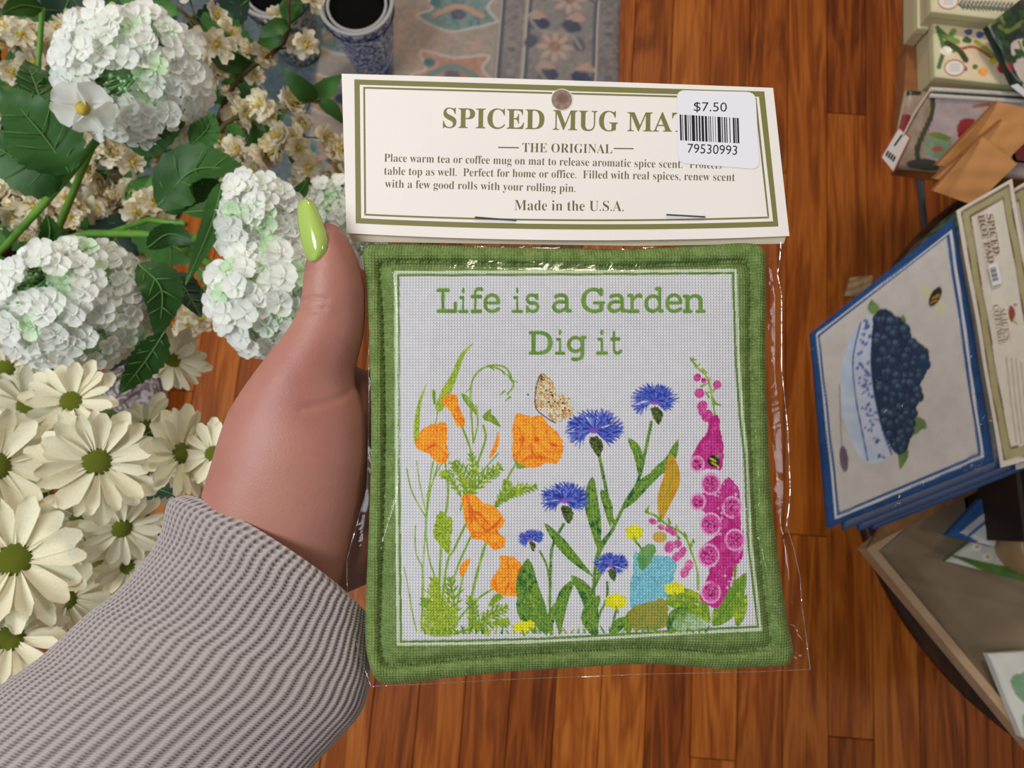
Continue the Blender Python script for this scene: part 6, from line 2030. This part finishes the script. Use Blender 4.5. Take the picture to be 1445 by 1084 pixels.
# price tag on a string
TGD = zd(1268, 205, BZ + .022)
tg = empty('price_tag', 'small white swing tag on a string hanging over the table edge at upper right', 'tag', loc=P(1262, 215, TGD))
off = -Vector(tg.location)
tq = [(1268, 180), (1284, 194), (1260, 243), (1243, 222)]
mb = MB(); W = [P(x, y, TGD) for x, y in tq]; mb.prism([k + off for k in W][::-1], FWD * .0008); mb.build('card', mat('tag_white', (206, 196, 190), .6), tg)
mb = MB()
for i in range(4): mb.tube([W[i] + off - FWD * .0004, W[(i + 1) % 4] + off - FWD * .0004], .0007, 4)
mb.build('red_edge', mat('dull_red', (160, 70, 66), .6), tg)
mb = MB(); mb.tube([P(1275, 190, TGD - .002) + off, P(1290, 160, TGD - .006) + off, P(1313, 126, zd0 - .001) + off], .0009, 5); mb.build('string', mat('pale_string', (200, 180, 176), .8), tg)
mb = MB()
def tgp(a, b, dz=-.0006): return P(a, b, TGD + dz) + off
for k in range(4): mb.add([tgp(1249 + k * 3.2, 219 - k * .5 + k * 3), tgp(1251 + k * 3.2, 221 - k * .5 + k * 3), tgp(1255 + k * 3.2, 214 - k * .5 + k * 3), tgp(1253 + k * 3.2, 212 - k * .5 + k * 3)], [(0, 1, 2, 3)])
mb.add([tgp(1261, 205), tgp(1263, 206.5), tgp(1274, 191), tgp(1272, 189.5)], [(0, 1, 2, 3)])
mb.build('printed_marks', black, tg)
# kraft bags
kraft = mat('kraft_paper', (186, 130, 74), .7, (182, 126, 70), 3, bump=.0003, bscale=40)
kraft_s = mat('kraft_paper_edge', (140, 88, 44), .8)
for q, dd_, lb in (([(1315, 269), (1384, 191), (1436, 231), (1375, 290)], .775, 'front kraft paper bag, its broad brown face towards the viewer'),
                   ([(1316, 252), (1412, 169), (1462, 186), (1384, 262)], .795, 'middle kraft paper bag tucked behind the front one'),
                   ([(1320, 233), (1406, 143), (1470, 158), (1384, 244)], .815, 'rear kraft paper bag nearest the card boxes')):
    dd_ += .085
    o = slab('kraft_bag', q, [dd_ + .025, dd_, dd_ - .01, dd_ + .02], .006, kraft, kraft_s, n=(20, 20), ruffle=.0012)
    tag(o, lb, 'paper bag', 'kraft bags at the right edge')
    me = MB(); W = [P(x, y, dd_ - .004) for x, y in (q[0], q[1])]
    me.tube([W[0], W[1]], .0012, 5); me.build('folded_edge', kraft_s, o)
# leafy printed bag at the top right corner and red-green tin below it
cl = Canvas(1380, -40, 1500, 150, 2.0, (40, 48, 36))
cl.poly([(1380, -40), (1500, -40), (1500, 150), (1380, 150)], [(36, 50, 34), (50, 62, 44), (26, 34, 26)], 1, 1.2)
cl.blob([(1424, 66), (1440, 56), (1470, 60), (1470, 120), (1440, 118), (1430, 96)], [(196, 180, 170), (186, 170, 164)])
for pts_, w_ in (([(1394, 36), (1415, 14), (1430, -6)], 7), ([(1408, 40), (1420, 46), (1440, 34)], 6), ([(1436, 60), (1442, 84), (1460, 70)], 3), ([(1412, 10), (1410, 30), (1420, 44)], 4)):
    cl.stroke(pts_, w_, [(120, 128, 60), (92, 104, 50)])
for k in range(16):
    x, y = rng.uniform(1400, 1450), rng.uniform(5, 90); a = rng.uniform(0, 6)
    cl.leaf([(x, y), (x + 9 * math.cos(a), y + 9 * math.sin(a)), (x + 17 * math.cos(a), y + 17 * math.sin(a))], 9, [(44, 78, 44), (30, 58, 34)])
cl.ell(1422, 96, 6, 8, [(130, 50, 40)]); cl.ell(1446, 122, 6, 6, [(200, 170, 40)])
lb_ = slab('leaf_print_bag', [(1393, 36), (1432, 118), (1478, 150), (1478, -30), ], [zd(1393, 36, BZ + .072), zd(1432, 118, BZ + .060), zd(1478, 150, BZ + .060), zd(1478, -30, BZ + .078)], .006, print_mat('printed_foil', .35, spec=.5), leaf_d, None, cl, (70, 70), .003, .002)
tag(lb_, 'dark bag with green vine and leaf print at the top right corner', 'bag')
o = slab('folded_label', [(1426, 121), (1436, 118), (1452, 132), (1446, 137)], [zd(1436, 128, BZ + .066)] * 4, .001, mat('label_white', (204, 204, 216), .5), card_side, n=(4, 4))
tag(o, 'tiny white folded label below the leaf-print bag', 'label')
cd_ = Canvas(1400, 140, 1500, 240, 2.0, (50, 40, 30))
cd_.poly([(1400, 140), (1500, 140), (1500, 240), (1400, 240)], [(56, 40, 28), (40, 30, 24)])
cd_.blob([(1432, 150), (1450, 148), (1470, 170), (1440, 168)], [(50, 120, 60), (70, 140, 70)]); cd_.blob([(1420, 190), (1440, 182), (1450, 200), (1430, 212)], [(60, 120, 60), (200, 190, 160)]); cd_.blob([(1430, 212), (1460, 195), (1470, 220), (1440, 228)], [(120, 30, 40), (100, 26, 34)])
o = slab('printed_tin', [(1424, 160), (1434, 226), (1482, 232), (1482, 156)], [zd(1440, 190, BZ + .03)] * 4, .012, print_mat('printed_tin', .4, spec=.5), blackp, None, cd_, (50, 50))
tag(o, 'dark tin with green and red print beside the kraft bags at the right edge', 'tin')

# ---- every single-mesh thing gets its origin at its own base --------------------
for o in list(SC.objects):
    if o.parent is None and o.type == 'MESH' and o.get('kind') != 'structure' and o.matrix_basis == Matrix.Identity(4):
        vs = [v.co for v in o.data.vertices]
        c = Vector((sum(v.x for v in vs) / len(vs), sum(v.y for v in vs) / len(vs), min(v.z for v in vs)))
        o.data.transform(Matrix.Translation(-c))
        for ch in o.children: ch.matrix_basis = Matrix.Translation(-c) @ ch.matrix_basis
        o.location = c
